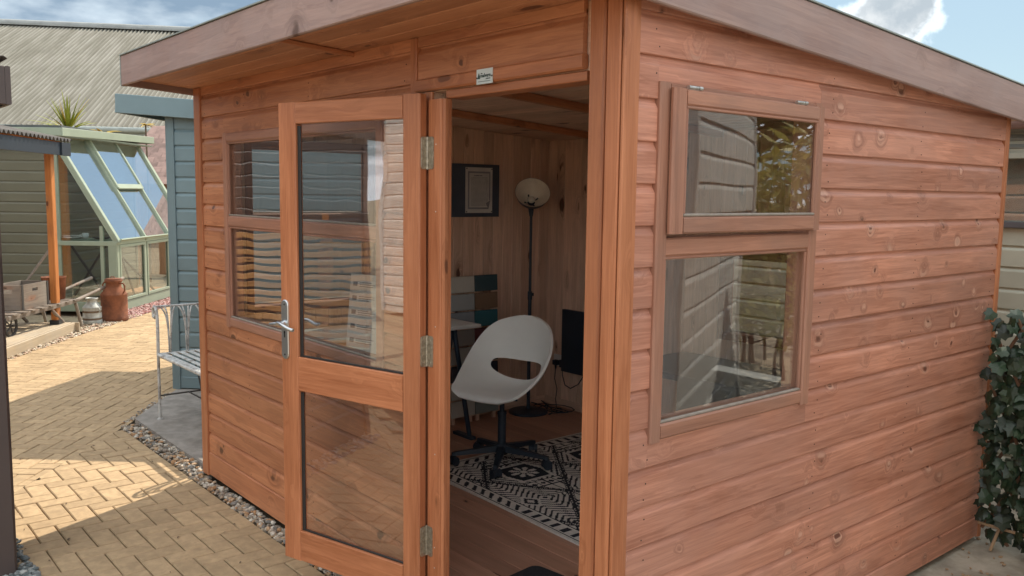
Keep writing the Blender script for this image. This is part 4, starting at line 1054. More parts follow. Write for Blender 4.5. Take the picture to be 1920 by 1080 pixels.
md = o.modifiers.new('round', 'BEVEL'); md.width = 0.005; md.segments = 3; md.limit_method = 'ANGLE'; md.angle_limit = rad(50)
cw = WM[CH.name]
B_ = BM(); B_.tube([(0, 0, 0.085), (0, 0, 0.30)], 0.0250, 20).tube([(0, 0, 0.28), (0, 0, 0.405)], 0.0145, 16).tube([(0, 0, 0.298), (0, 0, 0.312)], [0.029, 0.027], 20)
B_.box(-0.09, 0.09, -0.10, 0.10, 0.398, 0.412)
B_.build('gas_column', M['black'], CH, cw)
B_ = BM(); B_.lathe([(0.0, 0.118), (0.034, 0.118), (0.042, 0.10), (0.044, 0.07), (0.0, 0.066)], 20)
for k in range(5):
    a = rad(72*k+12); d = Vector((math.cos(a), math.sin(a), 0)); n = Vector((-d.y, d.x, 0))
    vs = []; 
    for r, z0, z1, w in ((0.02, 0.070, 0.112, 0.024), (0.16, 0.066, 0.092, 0.020), (0.285, 0.058, 0.078, 0.016), (0.300, 0.056, 0.074, 0.012)):
        vs += [d*r-n*w+VZ*z0, d*r+n*w+VZ*z0, d*r+n*w*0.8+VZ*z1, d*r-n*w*0.8+VZ*z1]
    fs = [(0, 3, 2, 1)] + [(i*4+j, i*4+(j+1) % 4, (i+1)*4+(j+1) % 4, (i+1)*4+j) for i in range(3) for j in range(4)] + [(12, 13, 14, 15)]
    B_.add(vs, fs)
base = B_.build('star_base', M['black'], CH, cw)
for k in range(5):
    a = rad(72*k+12); d = Vector((math.cos(a), math.sin(a), 0)); c = d*0.288
    w = rad(72*k+50); dv = Vector((math.cos(w), math.sin(w), 0)); nv = Vector((-dv.y, dv.x, 0))
    cb = BM()
    for sgn in (-1, 1):
        pts = [c+dv*0.004+nv*(sgn*0.012)+VZ*0.026, c+dv*0.004+nv*(sgn*0.027)+VZ*0.026]
        cb.tube(pts, 0.0265, 18)
    # hood
    hv_ = []
    for sgn in (-1, 1):
        for q in range(7): t = rad(-10+200*q/6); hv_.append(c+dv*(0.004+0.031*math.cos(t))+VZ*(0.026+0.031*math.sin(t))+nv*(sgn*0.011))
    cb.add(hv_, [tuple(range(7)), tuple(range(13, 6, -1))]+[(i, i+1, 8+i, 7+i) for i in range(6)])
    cb.tube([c+VZ*0.05, c+VZ*0.066], 0.010, 10)
    cb.build('caster', M['black'], base, cw)

# ---- uplighter floor lamp
FL = empty('floor_lamp', (-4.73, 4.13, ZF), 0, 'black floor lamp with tilted cream bowl shade in the far corner', 'lamp')
lw = WM[FL.name]
B_ = BM(); B_.lathe([(0.0, 0.030), (0.02, 0.030), (0.06, 0.024), (0.125, 0.018), (0.143, 0.012), (0.145, 0.0), (0.0, 0.0)], 36); B_.build('lamp_base', M['blackmetal'], FL)
B_ = BM(); B_.tube([(0, 0, 0.02), (0, 0, 0.86)], 0.0135, 12).tube([(0, 0, 0.86), (0, 0, 1.46)], 0.0100, 12).tube([(0, 0, 0.84), (0, 0, 0.90)], 0.017, 12)
B_.box(0.012, 0.034, -0.008, 0.008, 0.870, 0.892); B_.build('pole', M['blackmetal'], FL)
ax = Vector((0.70, -0.48, 0.62)).normalized(); apex = Vector((-0.022, 0.015, 1.545))
mb = lw @ T(*apex) @ ax.to_track_quat('Z', 'Y').to_matrix().to_4x4()
out = [(0.0, 0.0), (0.022, 0.0), (0.030, 0.004), (0.075, 0.030), (0.108, 0.070), (0.124, 0.118), (0.127, 0.122)]
B_ = BM(); B_.lathe(out, 40); B_.add([], []); sh_ = B_.build('lamp_shade', M['blackmetal'], FL, mb)
B_ = BM(); B_.lathe([(r*0.965, z+0.003) for r, z in out[:-1]]+[(0.125, 0.1225)], 40); B_.build('shade_lining', M['lampin'], sh_, mb)
B_ = BM(); B_.lathe([(0.0, 0.055), (0.018, 0.052), (0.027, 0.040), (0.026, 0.028), (0.018, 0.012), (0.018, 0.004)], 20); B_.build('bulb', M['lampin'], sh_, mb)
B_ = BM(); B_.tube([(0, 0, 1.445), (-0.008, 0.006, 1.495), (-0.020, 0.014, 1.545)], [0.013, 0.020, 0.030], 14)
for k in range(4):
    a = rad(90*k+20); p = mb.inverted() @ lw @ Vector((0, 0, 0)); B_.tube([lw.inverted() @ mb @ Vector((0.032*math.cos(a), 0.032*math.sin(a), 0.0)), lw.inverted() @ mb @ Vector((0.052*math.cos(a), 0.052*math.sin(a), 0.026))], 0.006, 6)
B_.build('shade_holder', M['blackmetal'], FL, lw)

# ---- pinboard with a sheet of print on the left wall
xw = XL+TH+0.0135
B_ = BM(); B_.box(xw, xw+0.014, 3.520, 3.946, 1.520, 1.889); PB = B_.build('pinboard', M['posterb']); tag(PB, 'slate blue board with a printed sheet pinned on it, on the far wall', 'notice board')
B_ = BM(); yy = [3.642+0.24*i/8 for i in range(9)]; vs = []
for z in [1.548+0.318*j/10 for j in range(11)]:
    for y in yy: vs.append((xw+0.0155+0.003*abs(math.sin((y-3.64)*13))*((z-1.548)/0.318 < 0.5)*(1), y, z))
B_.add(vs, [(j*9+i, j*9+i+1, (j+1)*9+i+1, (j+1)*9+i) for j in range(10) for i in range(8)]); B_.build('printed_sheet', M['paper'], PB)
B_ = BM(); xf = xw+0.0190
def rect(B, y0, y1, z0, z1, x=xf): B.add([(x, y0, z0), (x, y1, z0), (x, y1, z1), (x, y0, z1)], [(0, 1, 2, 3)])
for a in ((3.662, 3.674, 1.575, 1.838), (3.850, 3.860, 1.640, 1.838), (3.674, 3.850, 1.826, 1.838), (3.674, 3.845, 1.575, 1.587)): rect(B_, *a)
B_.add([(xf, 3.845, 1.575), (xf, 3.862, 1.640), (xf, 3.822, 1.615)], [(0, 1, 2)]); B_.build('print_border', M['inkband'], PB)
B_ = BM(); rr = random.Random(8)
for k in range(24):
    z = 1.795-0.0085*k; y = 3.690
    while y < 3.838:
        w = rr.uniform(0.006, 0.020); rect(B_, y, min(y+w, 3.84), z, z+0.0022, xf+0.0004); y += w+0.004
for y, w in ((3.716, 0.012), (3.732, 0.030), (3.766, 0.022)): rect(B_, y, y+w, 1.806, 1.812, xf+0.0004)
B_.build('print_lines', M['ink'], PB)
B_ = BM()
for y in (3.651, 3.872):
    for z in (1.557, 1.857): naild(B_, (xw+0.019, y, z), (1, 0, 0), 0.005, 0.004)
B_.build('pins', M['iron'], PB)

# ---- boards of painted samples leaning on the left wall
def sampleboard(yc, key, w, n, cols, label, lean):
    E_ = empty('paint_sample_board', (-4.78, yc, ZF), 0, label, 'sample board', 'boards of painted timber samples')
    H = 1.045
    for s in (-1, 1): plank('upright', (-4.792, yc+s*w*0.36, ZF), (-4.792-lean, yc+s*w*0.36, ZF+H-0.02), 0.028, 0.022, (1, 0, 0.05), M['lining'], E_)
    for k in range(n):
        z = ZF+0.045+(H-0.05)*(k+0.5)/n; x = -4.768-lean*(z-ZF)/H
        plank('sample_slat', (x, yc-w/2, z), (x, yc+w/2-0.004, z), (H/n)*0.86, 0.014, (1, 0, 0.05), M['%s%d' % (key, n-1-k)], E_)
sampleboard(3.555, 'sa', 0.205, 8, 8, 'leaning board of white and grey painted samples, beside the teal one', 0.02)
sampleboard(3.768, 'sb', 0.205, 8, 8, 'leaning board of teal, tan and maroon painted samples', 0.03)

# ---- desk along the left wall
DK = empty('trestle_desk', (-4.63, 2.75, ZF), 0, 'white topped desk on black splayed legs along the left wall', 'desk')
B_ = BM(); B_.box(-4.882, -4.400, 2.05, 3.425, 0.822, 0.842); B_.build('desk_top', M['desk'], DK, Id)
for yy in (2.25, 3.28):
    B_ = BM()
    B_.tube([(-4.50, yy, 0.820), (-4.44, yy+0.09, ZF+0.008)], 0.016, 10); B_.tube([(-4.52, yy, 0.820), (-4.50, yy-0.13, ZF+0.008)], 0.016, 10)
    B_.tube([(-4.80, yy, 0.820), (-4.80, yy+0.09, ZF+0.008)], 0.016, 10); B_.tube([(-4.78, yy, 0.820), (-4.80, yy-0.13, ZF+0.008)], 0.016, 10)
    B_.tube([(-4.80, yy, 0.80), (-4.48, yy, 0.80)], 0.014, 8); B_.box(-4.60, -4.40, yy+0.070, yy+0.110, ZF, ZF+0.020)
    B_.build('trestle', M['blackmetal'], DK, Id)
# card stand and papers on the desk, seen through the door glass
CS = BM(); m = T(-4.15, 2.20, 0.0) @ Matrix.Rotation(rad(-35), 4, 'Z')
TB = empty('side_table', (-3.75, 2.28, ZF), 0, 'low white table under the front window, behind the door glass', 'table')
B_ = BM(); B_.box(-4.36, -3.45, 1.96, 2.36, 0.800, 0.822); B_.build('table_top', M['desk'], TB, Id)
for x in (-4.32, -3.49):
    for y in (2.0, 2.32): B_ = BM(); B_.box(x-0.016, x+0.016, y-0.016, y+0.016, ZF, 0.800); B_.build('leg', M['blackmetal'], TB, Id)
CD = empty('price_card', (-3.72, 2.14, 0.8225), rad(15), 'tall white price card standing on the table under the front window', 'card')
B_ = BM(); B_.box(-0.105, 0.105, -0.002, 0.002, 0.004, 0.46, Matrix.Rotation(rad(-6), 4, 'X')); B_.build('card', M['paper'], CD)
B_ = BM(); mm_ = Matrix.Rotation(rad(-6), 4, 'X'); rr = random.Random(3)
for gz in (0.40, 0.33, 0.26, 0.19, 0.12, 0.06):
    B_.add([mm_ @ Vector(p) for p in ((-0.085, -0.0026, gz), (-0.055, -0.0026, gz), (-0.055, -0.0026, gz+0.022), (-0.085, -0.0026, gz+0.022))], [(0, 1, 2, 3)])
    for q in range(3):
        z = gz+0.018-0.010*q; x1 = rr.uniform(0.03, 0.09); B_.add([mm_ @ Vector(p) for p in ((-0.04, -0.0026, z), (x1, -0.0026, z), (x1, -0.0026, z+0.003), (-0.04, -0.0026, z+0.003))], [(0, 1, 2, 3)])
B_.build('card_print', M['ink'], CD); B_ = BM(); B_.box(-0.11, 0.11, -0.03, 0.05, 0, 0.005); B_.build('card_foot', M['paper'], CD)

# ---- panel heater, socket, plug and flex on the back wall
yw = YB-TH-0.0145
HT = empty('panel_heater', (-4.38, yw, 0.37), 0, 'slim black panel heater on the back wall beside the socket', 'heater')
B_ = BM(); B_.box(-4.650, -4.02, yw-0.055, yw-0.028, 0.375, 0.840); B_.build('heater_panel', M['black'], HT, Id)
for x in (-4.50, -4.17): B_ = BM(); B_.box(x-0.02, x+0.02, yw-0.028, yw, 0.42, 0.80); B_.build('bracket', M['black'], HT, Id)
B_ = BM(); B_.box(-4.672, -4.650, yw-0.055, yw-0.02, 0.40, 0.455); B_.build('switch_box', M['black'], HT, Id)
SK = BM(); SK.box(-4.780, -4.690, yw-0.010, yw, 0.395, 0.480); o = SK.build('wall_socket', M['socket']); tag(o, 'white double socket low on the back wall left of the heater', 'socket')
PG = BM(); PG.box(-4.758, -4.716, yw-0.045, yw-0.010, 0.405, 0.440); PG.tube([(-4.737, yw-0.03, 0.407), (-4.737, yw-0.03, 0.375)], [0.010, 0.006], 8)
r = random.Random(11); pts = [Vector((-4.737, yw-0.03, 0.38)), Vector((-4.735, yw-0.04, 0.30)), Vector((-4.728, yw-0.02, 0.22)), Vector((-4.730, yw-0.03, 0.14)), Vector((-4.70, yw-0.05, 0.10))]
PG.tube(pts, 0.0035, 6)
cp = []
for i in range(70):
    t = i/69; a = t*6.3*4.2; cp.append(Vector((-4.66+0.13*math.sin(a*0.77)+0.05*math.sin(a*2.1), yw-0.15+0.07*math.cos(a)+0.03*math.sin(a*1.7), ZF+0.008+0.035*(0.5+0.5*math.sin(a*1.3+1))*(1 if 0.1 < t < 0.9 else 0))))
PG.tube([pts[-1]]+cp, 0.0035, 6); o = PG.build('plug_and_flex', M['black']); tag(o, 'black plug with its flex hanging down and coiled on the floor', 'cable')
HC = BM(); HC.tube([Vector((-4.655, yw-0.04, 0.40)), Vector((-4.65, yw-0.04, 0.34)), Vector((-4.62, yw-0.04, 0.27)), Vector((-4.56, yw-0.04, 0.255)), Vector((-4.48, yw-0.04, 0.30)), Vector((-4.42, yw-0.04, 0.38))], 0.004, 6); HC.build('flex', M['black'], HT, Id)

# ---- black table by the back window
BT = empty('black_table', (-2.95, 4.12, ZF), 0, 'low black table under the back window, seen through the side window', 'table')
B_ = BM(); B_.box(-3.52, -2.38, 3.78, 4.40, 0.655, 0.690); B_.build('table_top', M['black'], BT, Id)
for x in (-3.48, -2.42):
    for y in (3.82, 4.36): B_ = BM(); B_.box(x-0.03, x+0.03, y-0.03, y+0.03, ZF, 0.655); B_.build('leg', M['black'], BT, Id)
B_ = BM(); B_.box(-3.45, -2.45, 4.30, 4.33, ZF+0.02, 0.655); B_.build('back_panel', M['black'], BT, Id)

# ================================================================== THE YARD
# ---- iron bench with rolled arms
BN = empty('metal_bench', (-5.76, 2.24, 0.028), 0, 'white flaking wrought iron window bench with rolled scroll arms and slatted seat', 'bench')
bx0, bx1, by0, by1 = -6.345, -5.175, 2.0, 2.42
B_ = BM()
zs_ = 0.500
B_.tube([(bx0, by0, zs_), (bx1, by0, zs_), (bx1, by1, zs_), (bx0, by1, zs_), (bx0, by0, zs_)], 0.013, 6)
B_.build('seat_frame', M['bench'], BN, Id)
for k in range(7):
    y = by0+0.028+k*(by1-by0-0.05)/6
    plank('seat_slat', (bx0+0.006, y, zs_+0.008), (bx1-0.006, y, zs_+0.008), 0.036, 0.004, (0, 0, 1), M['bench'], BN, c=0.001)
for x in (bx0, bx1):
    for y in (by0, by1):
        B_ = BM(); B_.tube([(x, y, zs_), (x, y, 0.040)], 0.0105, 8).tube([(x, y, 0.040), (x, y, 0.029)], [0.012, 0.022], 10); B_.build('leg', M['bench'], BN, Id)
B_ = BM()
for x in (bx0, bx1): B_.tube([(x, by0, 0.20), (x, by1, 0.20)], 0.006, 6)
B_.tube([(bx0, 2.21, 0.20), (bx1, 2.21, 0.20)], 0.006, 6)
for x, sg in ((bx0, 1), (bx1, -1)): B_.tube([(x+sg*0.30, 2.21, 0.20), (x+sg*0.22, 2.21, 0.34), (x+sg*0.12, 2.21, 0.49)], 0.006, 6).tube([(x+sg*0.295, 2.21, 0.205), (x+sg*0.33, 2.21, 0.20)], 0.013, 6)
B_.build('stretcher', M['iron'], BN, Id)
def armprof(x, sg):
    p = [(0, 0.0), (0.002, 0.10), (0.004, 0.19), (0.0, 0.265), (-0.012, 0.315), (-0.034, 0.342), (-0.060, 0.342), (-0.080, 0.322), (-0.086, 0.293), (-0.076, 0.268), (-0.056, 0.262), (-0.045, 0.277), (-0.052, 0.292)]
    return [(x+a*sg, zs_+b) for a, b in p]
for x, sg in ((bx0, 1), (bx1, -1)):
    A_ = BM()
    for y in (by0, by1): A_.tube([(a, y, z) for a, z in armprof(x, sg)], [0.0115]*10+[0.010, 0.009, 0.008], 8)
    A_.tube([(x-0.034*sg, by0, zs_+0.345), (x-0.034*sg, by1, zs_+0.345)], 0.0085, 8)
    for yc in (by0+0.085, by0+0.21, by0+0.335):
        for dy in (-0.045, -0.015, 0.018, 0.045):
            pts = []
            for i in range(9):
                t = i/8; yy = yc + dy*(t**2.2) + 0.006*(1 if dy > 0 else -1)
                ap = armprof(x, sg); q = t*5; j = min(int(q), 4); f = q-j
                pts.append((ap[j][0]+(ap[j+1][0]-ap[j][0])*f, yy, ap[j][1]+(ap[j+1][1]-ap[j][1])*f))
            A_.tube(pts, 0.0058, 6)
        A_.box(x-0.007, x+0.007, yc-0.012, yc+0.012, zs_+0.10, zs_+0.125)
    A_.build('arm', M['bench'], BN, Id)

# ---- generic painted shed wall helper
def paintshed(name, origin, rz, label, w, d, h0, h1, p, mat, trimm, cat='shed'):
    "box shed; local x right, y away, z up; boards on the near, left and right faces; heights h0 (x=0) to h1 (x=w)"
    E_ = empty(name, origin, rz, label, cat); w_ = WM[E_.name]
    core = BM(); hh = lambda x: h0+(h1-h0)*x/w
    vs = [(x, y, z) for (x, y) in ((0.012, 0.012), (w-0.012, 0.012), (w-0.012, d-0.012), (0.012, d-0.012)) for z in (0.0, hh(x))]
    core.add(vs, [(0, 2, 3, 1), (2, 4, 5, 3), (4, 6, 7, 5), (6, 0, 1, 7), (0, 6, 4, 2), (1, 3, 5, 7)])
    c = core.build('wall', mat, E_, w_)
    pc = w_ @ Vector((0, 0, h0)); pn = w_.to_3x3() @ Vector((-(h1-h0)/w, 0, 1))
    P2 = lambda x, y: tuple((w_ @ Vector((x, y, 0)))[:2]); N2 = lambda x, y: tuple((w_.to_3x3() @ Vector((x, y, 0)))[:2])
    zb0 = origin[2]
    siding(c, P2(0.05, 0.012), P2(w-0.05, 0.012), N2(0, -1), zb0+0.10, zb0+max(h0, h1), p, mat, clip=(pc, pn), t=0.014)
    siding(c, P2(0.012, 0.05), P2(0.012, d-0.05), N2(-1, 0), zb0+0.10, zb0+h0, p, mat, t=0.014)
    siding(c, P2(w-0.012, 0.05), P2(w-0.012, d-0.05), N2(1, 0), zb0+0.10, zb0+h1, p, mat, t=0.014)
    siding(c, P2(0.05, d-0.012), P2(w-0.05, d-0.012), N2(0, 1), zb0+0.10, zb0+max(h0, h1), p, mat, clip=(pc, pn), t=0.014)
    for x, y in ((0, 0), (w, 0), (0, d), (w, d)):
        sx, sy = (1 if x == 0 else -1), (1 if y == 0 else -1)
        q = w_ @ Vector((x+sx*0.028, y+sy*0.006, 0)); n = w_.to_3x3() @ Vector((0, -sy, 0))
        plank('corner_trim', q, q+VZ*(hh(x)-0.002), 0.060, 0.020, n, trimm, E_)
        q = w_ @ Vector((x+sx*0.006, y+sy*0.022, 0)); n = w_.to_3x3() @ Vector((-sx, 0, 0))
        plank('corner_trim', q, q+VZ*(hh(x)-0.002), 0.060, 0.020, n, trimm, E_)
    q0, q1 = w_ @ Vector((0.06, 0.010, 0.055)), w_ @ Vector((w-0.06, 0.010, 0.055))
    plank('base_rail', q0, q1, 0.095, 0.018, w_.to_3x3() @ Vector((0, -1, 0)), trimm, E_)
    return E_, w_
def lq(w_, x, y, z): return w_ @ Vector((x, y, z))
def ln(w_, x, y, z=0): return w_.to_3x3() @ Vector((x, y, z))

# blue grey pent shed behind the bench
BS, bw_ = paintshed('blue_shed', (-7.255, 2.412, 0.03), rad(45), 'blue grey shiplap pent roofed shed behind the white bench', 2.35, 2.3, 2.262, 2.10, 0.1275, M['blue'], M['blue'])
def bz(x): return 2.262-0.069*x
for yl, n in ((-0.10, -1), (2.37, 1)):
    plank('fascia', lq(bw_, -0.365, yl, bz(-0.365)+0.045), lq(bw_, 2.45, yl, bz(2.45)+0.045), 0.150, 0.020, ln(bw_, 0, n), M['blue'], BS)
plank('fascia', lq(bw_, -0.357, -0.099, bz(-0.36)+0.045), lq(bw_, -0.357, 2.369, bz(-0.36)+0.045), 0.150, 0.020, ln(bw_, -1, 0), M['blue'], BS)
plank('fascia', lq(bw_, 2.442, -0.099, bz(2.45)+0.045), lq(bw_, 2.442, 2.369, bz(2.45)+0.045), 0.150, 0.020, ln(bw_, 1, 0), M['blue'], BS)
B_ = BM(); vs = [(x, y, bz(x)+dz) for (x, y) in ((-0.355, -0.096), (2.44, -0.096), (2.44, 2.366), (-0.355, 2.366)) for dz in (0.02, 0.114)]
B_.add(vs, [(0, 2, 3, 1), (2, 4, 5, 3), (4, 6, 7, 5), (6, 0, 1, 7), (0, 6, 4, 2), (1, 3, 5, 7)]); B_.build('roof', M['felt'], BS)
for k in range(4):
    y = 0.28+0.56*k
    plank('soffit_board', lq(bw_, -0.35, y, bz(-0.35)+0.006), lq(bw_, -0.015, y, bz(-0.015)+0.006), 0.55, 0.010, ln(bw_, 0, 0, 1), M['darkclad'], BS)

# dark shed at the left edge, very near
DS, dw_ = paintshed('dark_shed', (-5.00, -0.62, 0.0), 0, 'charcoal boarded shed with brown corner trim close at the left edge', 0.80, 1.30, 2.055, 2.055, 0.13, M['darkboard'], M['darkbrown'])
plank('corner_trim', (-4.196, 0.652, 0.0), (-4.196, 0.652, 2.038), 0.062, 0.020, (1, 0, 0), M['darkbrown'], DS)
B_ = BM(); B_.box(-5.08, -4.135, -0.70, 0.715, 2.040, 2.058); B_.build('roof', M['darkbrown'], DS, Id)
plank('fascia', (-4.133, -0.70, 2.102), (-4.133, 0.722, 2.102), 0.155, 0.022, (1, 0, 0), M['darkbrown'], DS)
plank('fascia', (-5.08, 0.723, 2.102), (-4.111, 0.723, 2.102), 0.155, 0.020, (0, 1, 0), M['darkbrown'], DS)
def corrsheet(B, M_, x0, x1, y0, y1, zf_, pitch, amp, th=0.004, n=8):
    "sheet with waves across x, running along y; zf_(y) gives height"
    k = int((x1-x0)/pitch*n); vs = []
    for y in (y0, y1):
        for s in (0, -th):
            for i in range(k+1):
                x = x0+(x1-x0)*i/k; vs.append(M_ @ Vector((x, y, zf_(y)+amp*math.sin(2*math.pi*(x-x0)/pitch)+s)))
    m = k+1; fs = []
    for i in range(k): fs += [(i, i+1, 2*m+i+1, 2*m+i), (m+i, 3*m+i, 3*m+i+1, m+i+1), (i, m+i, m+i+1, i+1), (2*m+i, 2*m+i+1, 3*m+i+1, 3*m+i)]
    fs += [(0, 2*m, 3*m, m), (m-1, 2*m-1, 4*m-1, 3*m-1)]
    B.add(vs, fs, True)
B_ = BM(); mm_ = T(-4.62, 0, 0) @ Matrix.Rotation(rad(90), 4, 'Z'); corrsheet(B_, mm_, -0.73, 0.735, -0.50, 0.50, lambda y: 2.205, 0.095, 0.018); B_.build('roof_sheet', M['corr'], DS, Id)

# ---- timber canopy with posts and deck (turned 6 degrees from the yard)
cx_, cy_ = Y(-5.03, 8.42)
CN = empty('timber_canopy', (cx_, cy_, 0), rad(56), 'open timber canopy on orange posts with navy fascia and dark corrugated roof', 'canopy'); cw_ = WM[CN.name]
for (x, y) in ((-0.055, 0.055), (-0.085, 1.50)):
    B_ = BM(); c = 0.006; q = 0.038
    me = prism_me(boxprof(-q, q, -q, q, 0.006), 1.93)
    p_ = mk('post', me, M['post'], CN, cw_ @ T(x, y, 0.165) @ Matrix.Rotation(rad(-8), 4, 'Z') @ Matrix.Rotation(rad(-90), 4, 'Y'))
    B_ = BM(); B_.box(x-0.052, x+0.052, y-0.052, y+0.052, 0.118, 0.168); B_.build('post_shoe', M['bracket'], CN, cw_)
for (x, y) in ((-1.9, 0.055), (-1.9, 1.50)):
    mk('post', prism_me(boxprof(-0.0475, 0.0475, -0.0475, 0.0475, 0.006), 2.30), M['post'], CN, cw_ @ T(x, y, 0.12) @ Matrix.Rotation(rad(-90), 4, 'Y'))
plank('fascia', lq(cw_, 0.060, -0.35, 2.118), lq(cw_, 0.060, 1.62, 2.118), 0.145, 0.022, ln(cw_, 1, 0), M['navy'], CN)
plank('fascia', lq(cw_, 0.082, 1.622, 2.118), lq(cw_, -2.0, 1.622, 2.118+0.40), 0.145, 0.022, ln(cw_, 0, 1), M['navy'], CN)
plank('fascia_end', lq(cw_, 0.083, 1.40, 2.118), lq(cw_, 0.083, 1.64, 2.118), 0.150, 0.018, ln(cw_, 1, 0), M['navy'], CN)
B_ = BM(); mm_ = cw_ @ Matrix.Rotation(rad(90), 4, 'Z')       # local x -> along depth, local y -> left
corrsheet(B_, mm_, -0.38, 1.66, -0.11, 2.05, lambda y: 2.222+0.19*(y+0.11), 0.095, 0.019); B_.build('roof_sheet', M['corr'], CN, cw_) if False else B_.build('roof_sheet', M['corr'], CN, Id)
for y in (-0.28, 0.3, 0.9, 1.5): plank('rafter', lq(cw_, 0.055, y, 2.150), lq(cw_, -2.0, y, 2.150+0.39), 0.045, 0.05, ln(cw_, 0, 0, 1), M['post'], CN)
# deck
DKE = empty('timber_deck', (cx_, cy_, 0), rad(56), 'pale timber deck under the canopy beside the block paving', 'deck')
for k in range(13):
    x = 0.030-0.128*k-0.06
    plank('deck_board', lq(cw_, x, -0.7, 0.095), lq(cw_, x, 1.62, 0.095), 0.122, 0.022, (0, 0, 1), M['deck'], DKE)
plank('deck_edge', lq(cw_, 0.040, -0.7, 0.060), lq(cw_, 0.040, 1.64, 0.060), 0.106, 0.028, ln(cw_, 1, 0), M['deck'], DKE)
plank('deck_edge', lq(cw_, -1.70, 1.64, 0.060), lq(cw_, 0.11, 1.64, 0.060), 0.106, 0.028, ln(cw_, 0, 1), M['deck'], DKE)

# ---- olive green shiplap shed wall behind the canopy
gx, gy = Y(-10.12, 11.78)
GS, gw_ = paintshed('olive_shed', (gx, gy, 0.0), rad(50), 'olive green shiplap shed behind the canopy and wooden crate', 3.95, 2.4, 2.34, 2.34, 0.139, M['olive'], M['olive'])
B_ = BM(); B_.box(-0.1, 3.9, -0.02, 2.5, 2.342, 2.38); B_.build('roof', M['felt'], GS)

# ---- sage green greenhouse with sloping glass
hx, hy = Y(-5.37, 11.70)
GH = empty('greenhouse', (hx, hy, 0), rad(50), 'sage green timber greenhouse with sloping glass and low panes', 'greenhouse'); hw_ = WM[GH.name]
LEN, EA, RZ, RD = 2.66, 0.975, 2.36, -0.80      # length, eave height, top height, x of the top
def G(x, y, z): return hw_ @ Vector((x, y, z))
def gn(x, y, z=0): return hw_.to_3x3() @ Vector((x, y, z))
def bar(name, A, B, w, t, n, off=0.0, mat='green'): return plank(name, G(*A), G(*B), w, t, gn(*n), M[mat], GH, off=off, c=0.004)
sl_n = (RZ-EA, 0, -RD)                       # outward normal of the slope
bar('base_rail', (0, 0.0, 0.075), (0, LEN, 0.075), 0.13, 0.045, (1, 0, 0), -0.03)
bar('base_rail', (0.02, 0, 0.075), (-0.80, 0, 0.075), 0.13, 0.045, (0, -1, 0), -0.03)
bar('eave_rail', (0, 0.0, EA-0.02), (0, LEN, EA-0.02), 0.065, 0.06, (1, 0, 0), -0.035)
gh_y = [0.0, 0.875, 1.745, 2.62]
for y in gh_y: bar('mullion', (0, y+0.02, 0.14), (0, y+0.02, EA-0.05), 0.075 if y in (0.0,) else 0.045, 0.05, (1, 0, 0), -0.03)
for i in range(3):
    y0, y1 = gh_y[i]+0.055, gh_y[i+1]-0.005
    B_ = BM(); B_.box(-0.003, 0.003, y0, y1, 0.14, EA-0.05); pn_ = B_.build('lower_pane', M['glassw'], GH, hw_)
    for a, b in (((0.006, y0, 0.165), (0.006, y1, 0.165)), ((0.006, y0, EA-0.075), (0.006, y1, EA-0.075))): plank('pane_frame', G(*a), G(*b), 0.038, 0.022, gn(1, 0), M['green'], pn_)
    for yy in (y0+0.018, y1-0.018): plank('pane_frame', G(0.006, yy, 0.184), G(0.006, yy, EA-0.094), 0.034, 0.022, gn(1, 0), M['green'], pn_)
    B_ = BM(); vs = [G(0, y0-0.02, EA+0.01), G(0, y1+0.01, EA+0.01), G(RD, y1+0.01, RZ), G(RD, y0-0.02, RZ)]; nn = gn(*sl_n).normalized()*0.004
    B_.add(vs+[v-nn for v in vs], [(0, 1, 2, 3), (7, 6, 5, 4), (0, 4, 5, 1), (1, 5, 6, 2), (2, 6, 7, 3), (3, 7, 4, 0)]); B_.build('sloping_pane', M['glassr'], GH, Id)
for k, y in enumerate(gh_y): bar('glazing_bar', (0.03, y+0.015, EA-0.03), (RD, y+0.015, RZ), 0.085 if k in (0, 3) else 0.040, 0.05, sl_n, -0.02)
bar('glazing_cill', (0.035, 0, EA), (0.035, LEN, EA), 0.020, 0.05, sl_n, 0.0)
# roof vent in the middle bay
vA = 0.42
def SP(t, y, o=0.0): n_ = Vector(sl_n).normalized(); return (RD*t+n_.x*o, y, EA+(RZ-EA)*t+n_.z*o)
vt = BM(); 
for y in (0.915, 1.735): plank('vent_frame', G(*SP(0.50, y, 0.03)), G(*SP(1.0, y, 0.03)), 0.045, 0.030, gn(*sl_n), M['green'], GH)
plank('vent_frame', G(*SP(0.515, 0.915, 0.03)), G(*SP(0.515, 1.735, 0.03)), 0.075, 0.030, gn(*sl_n), M['green'], GH)
vs = [G(*SP(0.52, 0.92, 0.045)), G(*SP(0.52, 1.73, 0.045)), G(*SP(1.0, 1.73, 0.045)), G(*SP(1.0, 0.92, 0.045))]; nn = gn(*sl_n).normalized()*0.004
B_ = BM(); B_.add(vs+[v-nn for v in vs], [(0, 1, 2, 3), (7, 6, 5, 4), (0, 4, 5, 1), (1, 5, 6, 2), (2, 6, 7, 3), (3, 7, 4, 0)]); B_.build('vent_pane', M['glassr'], GH, Id)
